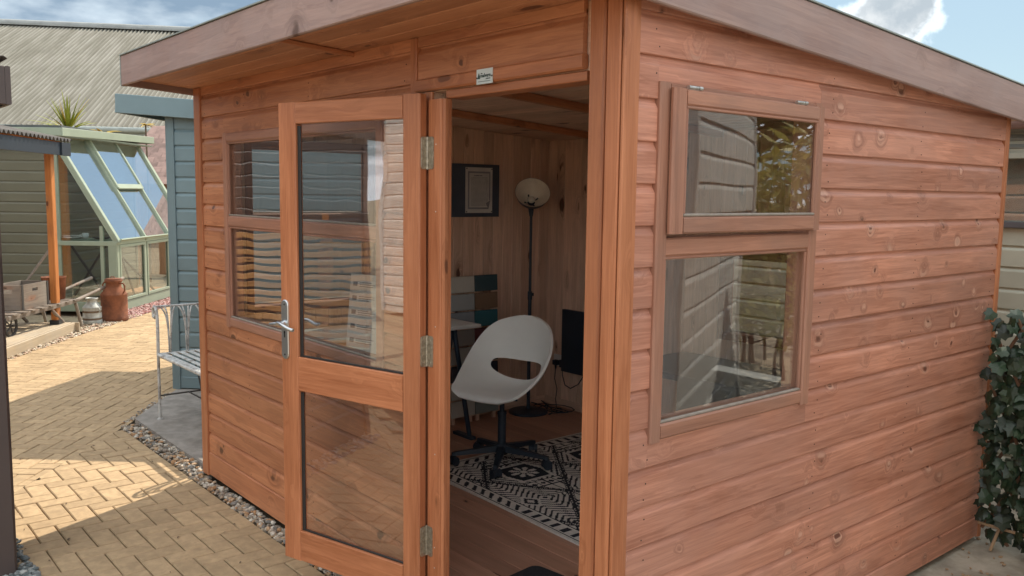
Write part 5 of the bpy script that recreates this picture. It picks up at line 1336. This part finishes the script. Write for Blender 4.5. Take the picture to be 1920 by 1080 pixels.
# gable end towards the camera
bar('gable_post', (-0.045, -0.002, 0.14), (-0.045, -0.002, EA), 0.11, 0.055, (0, -1, 0), -0.03)
bar('gable_post', (-0.19, -0.002, 0.14), (-0.19, -0.002, EA+0.2), 0.045, 0.05, (0, -1, 0), -0.03)
bar('gable_post', (-0.775, -0.002, 0.14), (-0.775, -0.002, RZ), 0.06, 0.05, (0, -1, 0), -0.03)
bar('gable_rail', (0.02, 0.0, EA-0.035), (-0.80, 0.0, EA-0.035), 0.06, 0.06, (0, -1, 0), -0.03)
bar('gable_bar', (0.02, -0.005, EA-0.02), (RD, -0.005, RZ), 0.075, 0.05, (0, -1, 0), -0.03)
B_ = BM(); B_.box(-0.77, -0.02, -0.003, 0.003, 0.14, EA-0.05); B_.add([G(0, 0.002, EA), G(RD, 0.002, RZ), G(-1.42, 0.002, RZ), G(-1.42, 0.002, EA), G(0, 0.006, EA), G(RD, 0.006, RZ), G(-1.42, 0.006, RZ), G(-1.42, 0.006, EA)] and [], []) ; B_.build('gable_pane', M['glassw'], GH, hw_)
B_ = BM(); B_.add([(0-0.02, 0.0, EA), (RD+0.03, 0.0, RZ-0.06), (-0.775, 0.0, RZ-0.06), (-0.775, 0.0, EA), (0-0.02, 0.004, EA), (RD+0.03, 0.004, RZ-0.06), (-0.775, 0.004, RZ-0.06), (-0.775, 0.004, EA)], [(0, 3, 2, 1), (4, 5, 6, 7), (0, 1, 5, 4), (1, 2, 6, 5), (2, 3, 7, 6), (3, 0, 4, 7)]); B_.build('gable_pane', M['glassw'], GH, hw_)
# flat roof over the top with sage fascia
B_ = BM(); B_.box(-1.75, -0.605, -0.14, 2.74, 2.47, 2.50); B_.build('roof', M['felt'], GH, hw_)
bar('fascia', (-0.60, -0.16, 2.415), (-0.60, 2.76, 2.475), 0.105, 0.022, (1, 0, 0))
bar('fascia', (-1.75, -0.145, 2.415), (-0.60, -0.145, 2.415), 0.105, 0.020, (0, -1, 0))
bar('fascia', (-1.75, 2.745, 2.47), (-0.60, 2.745, 2.47), 0.105, 0.020, (0, 1, 0))
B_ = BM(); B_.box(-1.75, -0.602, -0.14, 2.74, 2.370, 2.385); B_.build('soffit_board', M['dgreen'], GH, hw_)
# brown boarded back wall inside, bench shelf with crockery, floor
B_ = BM()
for k in range(20): plank('back_board', G(-0.85, 0.07+k*0.132, 0.10), G(-0.85, 0.07+k*0.132, RZ), 0.128, 0.016, gn(1, 0), M['brownwood'], GH)
B_.v = []; B_ = BM(); B_.box(-0.82, -0.04, 0.02, 2.62, 0.045, 0.065); B_.build('floor_boards', M['terra'], GH, hw_)
bar('shelf', (-0.82, 0.22, EA-0.004), (-0.03, 0.22, EA-0.004), 0.36, 0.022, (0, 0, 1))
B_ = BM()
for (a, b) in (((-0.25, 0.3, 0.1), (-0.8, 0.3, 0.95)), ((-0.8, 0.3, 0.1), (-0.25, 0.3, 0.95)), ((-0.3, 1.2, 0.1), (-0.8, 1.7, 0.95)), ((-0.3, 1.9, 0.1), (-0.8, 1.3, 0.95))): B_.tube([a, b], 0.017, 6)
B_.build('trestle_brace', M['darkbrown'], GH, hw_)
PL = BM(); PL.lathe([(0.0, 0.0), (0.09, 0.0), (0.15, 0.022), (0.152, 0.028), (0.09, 0.010), (0, 0.008)], 24); PL.lathe([(0.0, 0.028), (0.14, 0.040), (0.142, 0.046), (0, 0.036)], 24)
o = PL.build('plates', M['ceramic'], None, hw_ @ T(-0.66, 0.14, EA+0.019)); tag(o, 'cream plates stacked on the greenhouse shelf left of the cup', 'plates')
CU = BM(); CU.lathe([(0, 0), (0.030, 0), (0.042, 0.02), (0.045, 0.078), (0.041, 0.078), (0.038, 0.02), (0, 0.012)], 20); CU.tube([(-0.043, 0, 0.065), (-0.068, 0, 0.060), (-0.070, 0, 0.035), (-0.042, 0, 0.022)], 0.006, 8)
o = CU.build('cup', M['ceramic'], None, hw_ @ T(-0.46, 0.10, EA+0.019)); tag(o, 'small white cup with handle on the greenhouse shelf', 'cup')
SA = BM(); SA.lathe([(0, 0), (0.07, 0), (0.12, 0.022), (0.12, 0.028), (0, 0.010)], 24); o = SA.build('dark_dish', M['iron'], None, hw_ @ T(-0.26, 0.14, EA+0.019)); tag(o, 'dark shallow dish on the greenhouse shelf right of the cup', 'dish')

# ---- milk churns
def churn(loc, r, h, mat, label, name, banded):
    E_ = empty(name, loc, rad(30), label, 'milk churn', 'old milk churns')
    pr_ = [(0, 0.0), (r*0.96, 0.0), (r, 0.012), (r, 0.05), (r*0.97, 0.055), (r*0.97, h*0.62), (r*0.985, h*0.635), (r*0.94, h*0.66), (r*0.60, h*0.80), (r*0.56, h*0.83), (r*0.56, h*0.92), (r*0.64, h*0.95), (r*0.66, h*1.0), (r*0.60, h*1.0), (r*0.55, h*0.95), (r*0.5, h*0.85), (0, h*0.83)]
    B = BM(); B.lathe(pr_, 32); B.build('body', mat, E_)
    if banded:
        for a, b in ((0.14, 0.24), (0.44, 0.52)):
            B = BM(); B.lathe([(r*0.972, h*a), (r*0.985, h*a+0.003), (r*0.985, h*b-0.003), (r*0.972, h*b)], 32); B.build('band', M['churnband'], E_)
        B = BM()
        for s in (-1, 1): B.tube([(s*r*0.97, 0, h*0.46), (s*r*1.10, 0, h*0.50), (s*r*1.10, 0, h*0.56), (s*r*0.97, 0, h*0.60)], 0.006, 6)
        B.build('handle', mat, E_)
    else:
        for s in (-1, 1):
            B = BM(); B.tube([(s*r*0.58, 0, h*0.91), (s*r*0.95, 0, h*0.915), (s*r*1.10, 0, h*0.86), (s*r*1.08, 0, h*0.74), (s*r*0.93, 0, h*0.68)], 0.010, 8); B.build('handle', mat, E_)
        B = BM(); B.lathe([(0, h*0.985), (r*0.55, h*0.985), (r*0.58, h*1.0), (r*0.58, h*1.02), (r*0.2, h*1.03), (0, h*1.03)], 28); B.tube([(-r*0.25, 0, h*1.03), (-r*0.25, 0, h*1.06), (r*0.1, 0, h*1.06), (r*0.1, 0, h*1.03)], 0.007, 6); B.build('lid', mat, E_)
    return E_
x, y = Y(-5.10, 11.0); churn((x, y, 0.0), 0.163, 0.53, M['rust'], 'large rusty brown milk churn with lid and side handles', 'milk_churn', False)
x, y = Y(-5.25, 10.72); churn((x, y, 0.0), 0.112, 0.325, M['churn'], 'small pale grey milk churn with two brown bands', 'milk_churn', True)

# ---- old handcart with crate, bucket and pole
hc0 = Vector((*Y(-5.62, 8.75), 0.0))
HCT = empty('handcart', Vector((*Y(-5.45, 9.9), 0.115)), rad(50), 'old flat wooden handcart with long handles carrying a crate', 'handcart')
def YC(l, d, z): a = Y(l, d); return Vector((a[0], a[1], z))
for l in (-5.24, -5.66):
    plank('side_rail', YC(l, 8.9, 0.300), YC(l, 10.3, 0.315), 0.035, 0.045, (0, 0, 1), M['oldwood'], HCT)
    B_ = BM(); B_.tube([YC(l, 10.25, 0.335), YC(l+0.03, 10.8, 0.41), YC(l+0.06, 11.45, 0.50)], [0.022, 0.019, 0.022], 8); B_.build('handle', M['oldwood'], HCT, Id)
for k in range(8): plank('cross_slat', YC(-5.70, 9.0+k*0.18, 0.345), YC(-5.20, 9.0+k*0.18, 0.347), 0.10, 0.016, (0, 0, 1), M['oldwood'], HCT)
for l in (-5.24, -5.66):
    for q_ in ([YC(l, 10.30, 0.31), YC(l, 10.42, 0.02)], [YC(l, 9.75, 0.31), YC(l, 10.0, 0.125)]): B_ = BM(); B_.tube(q_, 0.019, 6); B_.build('leg', M['oldwood'], HCT, Id)
B_ = BM(); m = hw_.to_3x3()
for l in (-5.30, -5.60):
    c = YC(l, 9.05, 0.225); q = [c + Vector((F2.x, F2.y, 0))*0.108*math.cos(a)+VZ*0.108*math.sin(a) for a in [2*math.pi*i/20 for i in range(21)]]
    B_.tube(q, 0.014, 6); 
    for i in range(0, 20, 4): B_.tube([c, q[i]], 0.008, 5)
B_.tube([YC(-5.26, 9.05, 0.225), YC(-5.64, 9.05, 0.225)], 0.012, 6); B_.build('wheel', M['iron'], HCT, Id)
CRT = empty('wooden_crate', YC(-5.44, 9.52, 0.363), rad(50), 'weathered grey wooden crate with slot handles on the handcart', 'crate'); kw = WM[CRT.name]
cl, cwid, chh = 0.27, 0.155, 0.27
def slotwall(name, L, H, t, M_):
    B = BM(); s0, s1, a, b = -0.055, 0.055, H-0.085, H-0.050
    for (x0, x1, z0, z1) in ((-L, s0, 0, H), (s1, L, 0, H), (s0, s1, 0, a), (s0, s1, b, H)): B.box(x0, x1, 0, t, z0, z1)
    return B.build(name, M['oldwood'], CRT, M_)
slotwall('side_panel', cl, chh, 0.016, kw @ T(cwid, 0, 0) @ Matrix.Rotation(rad(90), 4, 'Z'))
slotwall('side_panel', cl, chh, 0.016, kw @ T(-cwid+0.016, 0, 0) @ Matrix.Rotation(rad(90), 4, 'Z'))
slotwall('end_panel', cwid-0.017, chh, 0.016, kw @ T(0, -cl, 0)); slotwall('end_panel', cwid-0.017, chh, 0.016, kw @ T(0, cl-0.016, 0))
B_ = BM(); B_.box(-cwid+0.017, cwid-0.017, -cl+0.017, cl-0.017, 0.002, 0.014); B_.build('bottom', M['oldwood'], CRT, kw)
for sx in (-1, 1):
    for sy in (-1, 1): B_ = BM(); B_.box(sx*(cwid+0.003)-0.003, sx*(cwid+0.003)+0.003, sy*(cl-0.017)-0.017, sy*(cl-0.017)+0.017, 0.0, chh+0.002); B_.build('corner_strap', M['iron'], CRT, kw)
BK = BM(); BK.lathe([(0, 0), (0.115, 0), (0.135, 0.26), (0.140, 0.265), (0.132, 0.266), (0.11, 0.02), (0, 0.015)], 24)
o = BK.build('old_bucket', M['rust'], None, T(*YC(-5.48, 10.28, 0.363))); tag(o, 'dark rusty bucket on the handcart behind the orange post', 'bucket')
PO = BM(); PO.tube([YC(-6.05, 9.75, 0.12), YC(-5.72, 10.15, 0.60), YC(-5.52, 10.35, 0.985)], [0.014, 0.015, 0.017], 8); o = PO.build('wooden_pole', M['oldwood']); tag(o, 'long round wooden tool handle leaning up behind the crate', 'pole')

# ---- yuccas behind the greenhouse
def spiky(name, loc, zc, n, ln_, wd, mat, label, trunk=True, up=(0.15, 1.4), seed=1, droop=0.25):
    E_ = empty(name, loc, 0, label, 'plant'); r = random.Random(seed)
    if trunk: B = BM(); k_ = 1.0 if ln_ > 0.5 else 0.3; B.tube([(0, 0, 0), (0.03, 0.01, zc*0.5), (0, 0, zc)], [0.07*k_, 0.055*k_, 0.05*k_], 10); B.build('trunk', M['bark'], E_)
    me_cache = []
    for i in range(n):
        az = r.uniform(0, 6.283); el = r.uniform(*up); L = ln_*r.uniform(0.7, 1.1); w = wd*r.uniform(0.8, 1.2)
        d = Vector((math.cos(az)*math.cos(el), math.sin(az)*math.cos(el), math.sin(el))); s_ = Vector((-math.sin(az), math.cos(az), 0)); B = BM(); vs = []
        for k in range(7):
            t = k/6; p = Vector((0, 0, zc)) + d*L*t - VZ*droop*L*t*t*math.cos(el); ww = w*(0.6+0.9*t if t < 0.35 else 0.915*(1-(t-0.35)/0.65)+0.02)
            nn = s_.cross(d).normalized(); vs += [p-s_*ww, p+nn*(-ww*0.35), p+s_*ww, p+nn*(-ww*0.35-0.003)]
        fs = [(k*4+a, k*4+a+1, (k+1)*4+a+1, (k+1)*4+a) for k in range(6) for a in range(2)] + [(k*4+2, k*4+3, (k+1)*4+3, (k+1)*4+2) for k in range(6)] + [(k*4+3, k*4, (k+1)*4, (k+1)*4+3) for k in range(6)]
        B.add(vs, fs); B.build('leaf', M[mat] if r.random() > 0.25 else M['yuccay'], E_)
    return E_
x, y = Y(-6.72, 13.2); spiky('yucca', (x, y, 0), 2.52, 54, 0.60, 0.020, 'yucca', 'spiky green and yellow yucca rising behind the greenhouse roof', up=(0.05, 1.5), seed=5)
x, y = Y(-6.30, 13.4); spiky('strap_plant', (x, y, 0), 2.50, 16, 0.32, 0.035, 'yuccay', 'yellow strap leaved plant beside the yucca above the greenhouse roof', up=(-0.1, 0.7), seed=9)
x, y = Y(-6.56, 15.6); spiky('strap_plant', (x, y, 0), 2.80, 9, 0.26, 0.030, 'yuccay', 'small yellow strap leaves rightmost above the greenhouse roof', up=(0.0, 0.6), seed=12)

# ---- shed with brown shingle roof behind the greenhouse
tx, ty = Y(-7.85, 16.9)
TS = empty('shingled_shed', (tx, ty, 0), rad(50), 'timber shed with faded brown shingle roof behind the greenhouse', 'shed'); tw_ = WM[TS.name]
WD, DP = 4.2, 2.6; EZ, RGZ = 1.90, 2.98
B_ = BM(); B_.box(0.15, WD-0.1, 0.15, DP, 0, EZ+0.02); twl = B_.build('wall', M['brownwood'], TS, tw_)
for k in range(30): plank('wall_board', lq(tw_, 0.21+0.128*k, 0.15, 0.02), lq(tw_, 0.21+0.128*k, 0.15, EZ), 0.124, 0.015, ln(tw_, 0, -1), M['brownwood'], twl)
B_ = BM(); vs = [(0, 0, EZ), (WD, 0, EZ), (WD, DP/2, RGZ), (0.35, DP/2, RGZ), (0, DP, EZ), (WD, DP, EZ)]
B_.add(vs, [(0, 1, 2, 3), (4, 3, 2, 5), (0, 3, 4), (0, 4, 5, 1), (1, 5, 2)]); rf = B_.build('roof', M['shingle'], TS, tw_)
sn = Vector((0, -(RGZ-EZ), DP/2)).normalized(); sdir = Vector((0, DP/2, RGZ-EZ)); NR = 11; SHM = None
shme = prism_me([(0.0, -0.005), (0.012, -0.005), (0.006, 0.205), (0.0, 0.205)], 0.232)
for rI in range(NR):
    for cI in range(17):
        x0 = cI*0.238+(0.119 if rI % 2 else 0)
        if x0 > 3.9 or x0 < 0.35*rI/NR: continue
        p_ = Vector((x0, 0, EZ))+sdir*(rI/NR)+sn*0.004
        if rI == 0 and False: continue
        o = mk('shingle', shme, M['shingle'], rf, tw_ @ frame(p_, (1, 0, 0), sn))
# ---- big barn with corrugated fibre cement roof
ba = Vector((*Y(-15.01, 25.6), 0)); bayaw = rad(59.5)
BR = empty('barn', ba, bayaw, 'big barn with weathered pale corrugated cement roof filling the background', 'barn'); rw_ = WM[BR.name]
x0, x1, run, e0, rise = -14.0, 22.0, 11.2, 3.50, 4.75
B_ = BM(); n = int((x1-x0)/0.146*8); rows = 3
for rI in range(rows):                       # lapped sheet rows, up the slope
    ya, yb = run*rI/rows-0.10, run*(rI+1)/rows
    vs = []
    for y in (ya, yb):
        for i in range(n+1):
            x = x0+(x1-x0)*i/n; vs.append((x, y, e0+rise*y/run+0.040*math.sin(2*math.pi*x/0.146)+ (0.006 if y == ya else 0.0)))
    B_.add(vs, [(i, i+1, n+2+i, n+1+i) for i in range(n)], True)
roofb = B_.build('roof_sheet', M['fibre'], BR, rw_)
B_ = BM(); B_.add([(x0, 2*run, e0-0.05), (x1, 2*run, e0-0.05), (x1, run, e0+rise-0.06), (x0, run, e0+rise-0.06)], [(0, 3, 2, 1)]); B_.build('far_roof', M['fibre'], BR, rw_)
B_ = BM(); B_.tube([(x0, run-0.02, e0+rise+0.02), (x1, run-0.02, e0+rise+0.02)], 0.15, 10).box(x0, x1, run-0.42, run-0.05, e0+rise-0.09, e0+rise-0.03); B_.build('ridge_cap', M['ridge'], BR, rw_)
B_ = BM(); B_.tube([(x0, -0.12, e0-0.10), (x1, -0.12, e0-0.10)], 0.085, 8).box(x0, x1, -0.02, 0.02, e0-0.30, e0-0.05); B_.build('gutter', M['gutter'], BR, rw_)
B_ = BM(); B_.box(x0, x1, 0.05, 2*run-0.2, 0, e0-0.04); B_.build('wall', M['darkclad'], BR, rw_)
for xg in (x0, x1-0.05): B_ = BM(); B_.add([(xg, 0.05, e0-0.04), (xg, 2*run-0.1, e0-0.04), (xg, run, e0+rise-0.1), (xg+0.05, 0.05, e0-0.04), (xg+0.05, 2*run-0.1, e0-0.04), (xg+0.05, run, e0+rise-0.1)], [(0, 2, 1), (3, 4, 5), (0, 3, 5, 2), (1, 2, 5, 4)]); B_.build('gable', M['darkclad'], BR, rw_)
wr = BM()
for k in range(0, 150): wr.box(x0+0.12+k*0.24-0.02, x0+0.12+k*0.24+0.02, 0.035, 0.05, 0, e0-0.30)
o = wr.build('cladding_rib', M['darkclad'], BR, rw_); tag(o, kind='stuff')

# ---- pale shed behind on the right, with window
PS_ = empty('pale_shed', (-1.0, 6.7, 0), 0, 'pale green grey shiplap shed with window, behind the ivy trellis', 'shed')
psx0, psx1, psy = -4.6, -0.55, 5.50
WN = (-2.30, -0.80, 1.55, 1.945)
B_ = BM()
for (a, b, c, d) in ((psx0, WN[0], 0, 2.14), (WN[1], psx1, 0, 2.14), (WN[0], WN[1], 0, WN[2]), (WN[0], WN[1], WN[3], 2.14)): B_.box(a, b, psy+0.002, psy+0.05, c, d)
B_.box(psx0, psx0+0.05, psy+0.05, 8.0, 0, 2.14).box(psx1-0.05, psx1, psy+0.05, 8.0, 0, 2.14).box(psx0, psx1, 8.0, 8.05, 0, 2.14)
pwall = B_.build('wall', M['pale'], PS_, Id)
siding(pwall, (psx0+0.03, psy), (psx1-0.03, psy), (0, -1), 0.06, 1.96, 0.124, M['pale'], [(WN[0]-psx0-0.03, WN[1]-psx0-0.03, WN[2], WN[3])], t=0.014)
B_ = BM(); B_.box(WN[0]+0.03, WN[1]-0.03, psy-0.004, psy, WN[2]+0.02, WN[3]-0.02); pg = B_.build('window', M['glassw'], PS_, Id)
plank('sill', (WN[0]-0.02, psy+0.03, WN[2]-0.005), (WN[1]+0.02, psy+0.03, WN[2]-0.005), 0.035, 0.075, (0, -1, 0), M['darkclad'], pg)
plank('frame', (WN[0], psy+0.03, WN[3]), (WN[1], psy+0.03, WN[3]), 0.035, 0.055, (0, -1, 0), M['pale'], pg)
for x in (WN[0]+0.018, WN[1]-0.018, -1.45): plank('frame', (x, psy+0.03, WN[2]), (x, psy+0.03, WN[3]), 0.04, 0.05, (0, -1, 0), M['pale'], pg)
B_ = BM(); B_.box(WN[0]+0.04, WN[1]-0.04, psy+0.20, psy+0.22, WN[2]-0.1, WN[3]+0.05); B_.build('reflection_backing', M['desk'], PS_, Id)  # white sheet added behind the glass, stands in for reflected sky
for k, z in enumerate((1.985, 2.035, 2.085)): plank('louvre', (psx0, psy+0.01, z), (psx1, psy+0.01, z), 0.030, 0.035, (0, -1, 0.6), M['gutter'], PS_)
B_ = BM(); B_.box(psx0-0.1, psx1+0.1, psy-0.10, 8.1, 2.142, 2.20); B_.build('roof', M['felt'], PS_, Id)
plank('fascia', (psx0-0.1, psy-0.10, 2.16), (psx1+0.1, psy-0.10, 2.16), 0.09, 0.02, (0, -1, 0), M['pale'], PS_)
B_ = BM(); B_.tube([(psx0-0.1, psy-0.17, 2.135), (psx1+0.1, psy-0.17, 2.135)], 0.05, 8); B_.build('gutter', M['ridge'], PS_, Id)

# ---- willow trellis with artificial ivy
TR = empty('ivy_trellis', (-1.2, 4.44, 0), 0, 'expanding willow trellis hung with dark artificial ivy, standing by the summerhouse corner', 'trellis')
tx0, tx1, tyy, tz0, tz1 = -1.675, -0.75, 4.43, 0.03, 1.13
r = random.Random(2)
for sgn in (1, -1):
    k = 0; c = tx0-1.1
    while c < tx1+1.1:
        # line x = c + sgn*0.62*(z - tz0)
        pts = []
        for z in [tz0+(tz1-tz0)*i/40 for i in range(41)]:
            x = c+sgn*0.52*(z-tz0) if sgn > 0 else c+1.1-0.52*(z-tz0)
            if tx0 <= x <= tx1: pts.append((x, z))
        if len(pts) > 3:
            (xa, za), (xb, zb_) = pts[0], pts[-1]
            plank('lath', (xa, tyy+(0.006 if sgn > 0 else -0.004), za), (xb, tyy+(0.006 if sgn > 0 else -0.004), zb_), 0.015, 0.008, (0, -1, 0), M['lath'], TR, c=0.002)
        c += 0.135
plank('lath', (tx0, tyy-0.02, 0.115), (tx1, tyy-0.02, 0.105), 0.014, 0.010, (0, -1, 0), M['tan'], TR)
plank('lath', (-1.60, tyy-0.05, 0.0), (-1.575, tyy-0.01, 0.13), 0.014, 0.010, (0, -1, 0), M['tan'], TR)
def ivyleaf(seed):
    rr = random.Random(seed); out = [(0, 0), (0.32, -0.10), (0.52, 0.12), (0.42, 0.38), (0.50, 0.62), (0.22, 0.66), (0, 1.0), (-0.22, 0.66), (-0.50, 0.62), (-0.42, 0.38), (-0.52, 0.12), (-0.32, -0.10)]
    vs = [(x*rr.uniform(0.9, 1.1), y*rr.uniform(0.94, 1.06), -0.16*abs(x)-0.10*(y-0.4)**2+rr.uniform(-0.02, 0.02)) for x, y in out]+[(0, 0.4, 0.04)]
    me = bpy.data.meshes.new('leaf'); me.from_pydata(vs, [], [(i, (i+1) % 12, 12) for i in range(12)]); me.materials.append(M['leafy'])
    vv = [v.co.copy() for v in me.vertices]; k = len(vv)
    me2 = bpy.data.meshes.new('leaf'); me2.from_pydata([tuple(v) for v in vv]+[(v.x, v.y, v.z-0.02) for v in vv], [], [(i, (i+1) % 12, 12) for i in range(12)]+[(k+(i+1) % 12, k+i, k+12) for i in range(12)]); me2.materials.append(M['leafy']); return me2
LV = [ivyleaf(i) for i in range(5)]
rest = BM(); cnt = 0; leaves = []
for i in range(1250):
    x = r.uniform(tx0+0.01, tx1); z = r.uniform(0.06, 1.17)
    if z < 0.16 and r.random() < 0.5: continue
    leaves.append((x, z))
leaves.sort(key=lambda p: p[0])
for (x, z) in leaves:
    s = r.uniform(0.040, 0.078); y = tyy-r.uniform(-0.03, 0.085)
    m = T(x, y, z) @ Matrix.Rotation(rad(r.uniform(40, 100)), 4, 'X') @ Matrix.Rotation(rad(r.uniform(-50, 50)), 4, 'Y') @ Matrix.Rotation(rad(r.uniform(120, 240)), 4, 'Z') @ Matrix.Diagonal((s, s, s, 1))
    lm = LV[r.randrange(5)]
    if cnt < 290: mk('leaf', lm, None, TR, m); cnt += 1
    else: rest.add([m @ v.co for v in lm.vertices], [tuple(p.vertices) for p in lm.polygons])
o = rest.build('leaf_mass', M['leafy'], TR, Id); tag(o, kind='stuff')
# short trellis run behind the first makes it look dense; fallen leaf litter at the wall foot
stones('leaf_litter', lambda r: (r.uniform(-1.70, -1.0), r.uniform(3.6, 4.6)), 120, 0.010, M['tan'], 0.0, 8, 'dry leaf scraps and grit on the concrete by the trellis', 'litter')

# ================================================================== AROUND AND BEHIND THE CAMERA (seen in the window reflections)
GSH, _w = paintshed('grey_shed', (0.14, 5.05, 0.0), rad(62-180), 'light grey shiplap shed standing right of the summerhouse side wall', 2.20, 2.0, 2.35, 2.20, 0.150, M['grey'], M['grey'])

# slatted larch screen carrying on the line of the canopy, outside the left edge of the picture
SS = empty('slatted_screen', (*Y(-5.75, 5.4), 0), rad(50), 'orange larch slatted screen left of the dark shed, mirrored in the front window', 'screen')
for d in (2.9, 4.4, 5.9, 7.5): plank('post', YC(-5.78, d, 0), YC(-5.78, d, 1.45), 0.08, 0.08, (-R2.x, -R2.y, 0), M['post'], SS)
for k in range(15): plank('slat', YC(-5.775, 2.85, 0.09+0.086*k), YC(-5.775, 7.55, 0.09+0.086*k), 0.055, 0.020, (R2.x, R2.y, 0), M['slat'], SS)
for (l, d) in ((-5.70, 6.2), (-5.35, 3.6)): pass
def tree(name, loc, h, cr, n, mat, label, cat='tree', seed=1, lf=0.10, trunk_h=0.35, squash=1.0, stems=1):
    "tapered trunk, limbs and a crown of leaf sized faces gathered in uneven clumps"
    E_ = empty(name, loc, 0, label, cat); r = random.Random(seed); tips = []
    for s_ in range(stems):
        B = BM(); ox, oy = (r.uniform(-.4, .4)*cr*0.5, r.uniform(-.4, .4)*cr*0.5) if stems > 1 else (0, 0)
        th = h*trunk_h; rr = max(0.012, h*0.022)/(stems**0.5); lean = Vector((r.uniform(-.1, .1), r.uniform(-.1, .1), 1))
        top = Vector((ox, oy, 0))+lean*h*0.8
        B.tube([Vector((ox, oy, 0)), Vector((ox, oy, 0))+lean*th, top], [rr, rr*0.75, rr*0.2], 8)
        for k in range(7):
            t = r.uniform(trunk_h, 0.75); p = Vector((ox, oy, 0))+lean*h*t; a = r.uniform(0, 6.28); L = cr*r.uniform(0.5, 0.95)
            q = p+Vector((math.cos(a)*L, math.sin(a)*L, L*r.uniform(0.3, 0.8)))
            B.tube([p, (p+q)/2+Vector((0, 0, 0.05*L)), q], [rr*0.45, rr*0.3, rr*0.1], 6); tips.append(q)
        tips.append(top); B.build('trunk', M['bark'], E_)
    B = BM(); cl = [(t_, cr*r.uniform(0.28, 0.50)) for t_ in tips]
    for k in range(int(10)):
        a = r.uniform(0, 6.28); z = r.uniform(trunk_h*h, h*0.95); R_ = cr*math.sqrt(max(0.05, 1-((z/h-0.6)/0.45)**2))*r.uniform(0.3, 0.85)
        cl.append((Vector((math.cos(a)*R_, math.sin(a)*R_, z)), cr*r.uniform(0.22, 0.42)))
    for i in range(n):
        c, rad_ = cl[r.randrange(len(cl))]
        d = Vector((r.gauss(0, 1), r.gauss(0, 1), r.gauss(0, 0.8))).normalized()*rad_*(r.random()**0.45)
        p = c+d; u = Vector((r.uniform(-1, 1), r.uniform(-1, 1), r.uniform(-.6, .6))).normalized(); v = u.cross(Vector((r.uniform(-1, 1), r.uniform(-1, 1), r.uniform(-1, 1)))).normalized(); s2 = lf*r.uniform(0.6, 1.3)
        B.add([p-u*s2, p-v*s2*0.4*squash, p+u*s2, p+v*s2*0.4*squash], [(0, 1, 2, 3)])
    o = B.build('crown', M[mat], E_); return E_
tree('tree', (-15.5, -3.5, 0), 6.5, 2.6, 3800, 'treeleaf', 'broad green tree beyond the slatted screen, mirrored in the door glass', seed=3, lf=0.16)
tree('tree', (-12.5, -7.0, 0), 5.2, 2.2, 3000, 'treeleaf', 'lower green tree behind the dark shed, out of view left', seed=4, lf=0.15)
tree('bamboo', (0.95, 7.0, 0), 2.5, 0.85, 2600, 'bamboo', 'yellow green bamboo clump beyond the light grey shed, mirrored in the side window', 'plant', seed=6, lf=0.085, trunk_h=0.08, squash=0.6, stems=5)
tree('bamboo', (1.75, 7.6, 0), 2.1, 0.8, 2200, 'bamboo', 'lower bright bamboo clump to the right of the taller one', 'plant', seed=7, lf=0.085, trunk_h=0.08, squash=0.6, stems=4)
tree('tree', (2.6, 11.0, 0), 6.0, 2.3, 3800, 'treeleaf', 'dark tree towering over the bamboo, mirrored in the side window', seed=8, lf=0.15)
tree('tree', (5.6, 8.8, 0), 5.0, 2.0, 3000, 'treeleaf', 'dark tree right of the light grey shed', seed=9, lf=0.15)

DB, _w = paintshed('brown_shed', (*Y(-10.4, 3.6), 0.0), rad(50), 'dark brown boarded shed beyond the slatted screen, out of view left', 2.7, 6.5, 2.60, 2.45, 0.15, M['darkbrown'], M['darkbrown'])
B_ = BM(); B_.box(-0.1, 2.8, -0.1, 6.6, 2.605, 2.68); B_.build('roof', M['felt'], DB)

CSH, _w = paintshed('cream_shed', (-6.6, -8.6, 0.0), rad(12), 'pale cream shiplap shed across the yard behind the camera, mirrored in the door glass', 3.4, 2.4, 2.9, 2.7, 0.14, M['desk'], M['desk'])
B_ = BM(); B_.box(-0.15, 3.55, -0.15, 2.55, 2.905, 3.0); B_.build('roof', M['felt'], CSH, _w)
WSH, _w = paintshed('larch_shed', (-3.0, -9.2, 0.0), rad(0), 'orange larch boarded shed across the yard behind the camera', 3.2, 2.6, 2.6, 2.6, 0.14, M['slat'], M['slat'])
B_ = BM(); B_.box(-0.15, 3.35, -0.15, 2.75, 2.605, 2.7); B_.build('roof', M['felt'], WSH, _w)
tree('tree', (-8.5, -13.5, 0), 6.0, 2.6, 3000, 'treeleaf', 'green tree behind the cream shed across the yard', seed=14, lf=0.16)

r = random.Random(21); LB = BM()
for i in range(46):
    x, y = (r.uniform(-6.2, -3.2), r.uniform(0.7, 1.7)) if i < 30 else Y(r.uniform(-4.8, -2.9), r.uniform(4, 11))
    if y > 1.72 and i < 30: continue
    a = r.uniform(0, 6.28); L = r.uniform(0.006, 0.017); w = L*r.uniform(0.3, 0.55); m = T(x, y, 0.003) @ Matrix.Rotation(a, 4, 'Z') @ Matrix.Rotation(r.uniform(-0.4, 0.4), 4, 'X')
    LB.add([m @ Vector(p) for p in ((-L, 0, 0), (0, -w, 0.003), (L, 0, 0.001), (0, w, 0.004), (0, 0, 0.006))], [(0, 1, 4), (1, 2, 4), (2, 3, 4), (3, 0, 4)])
o = LB.build('leaf_scraps', M['bark']); tag(o, 'scattered dry leaf scraps on the block paving', 'litter', kind='stuff')
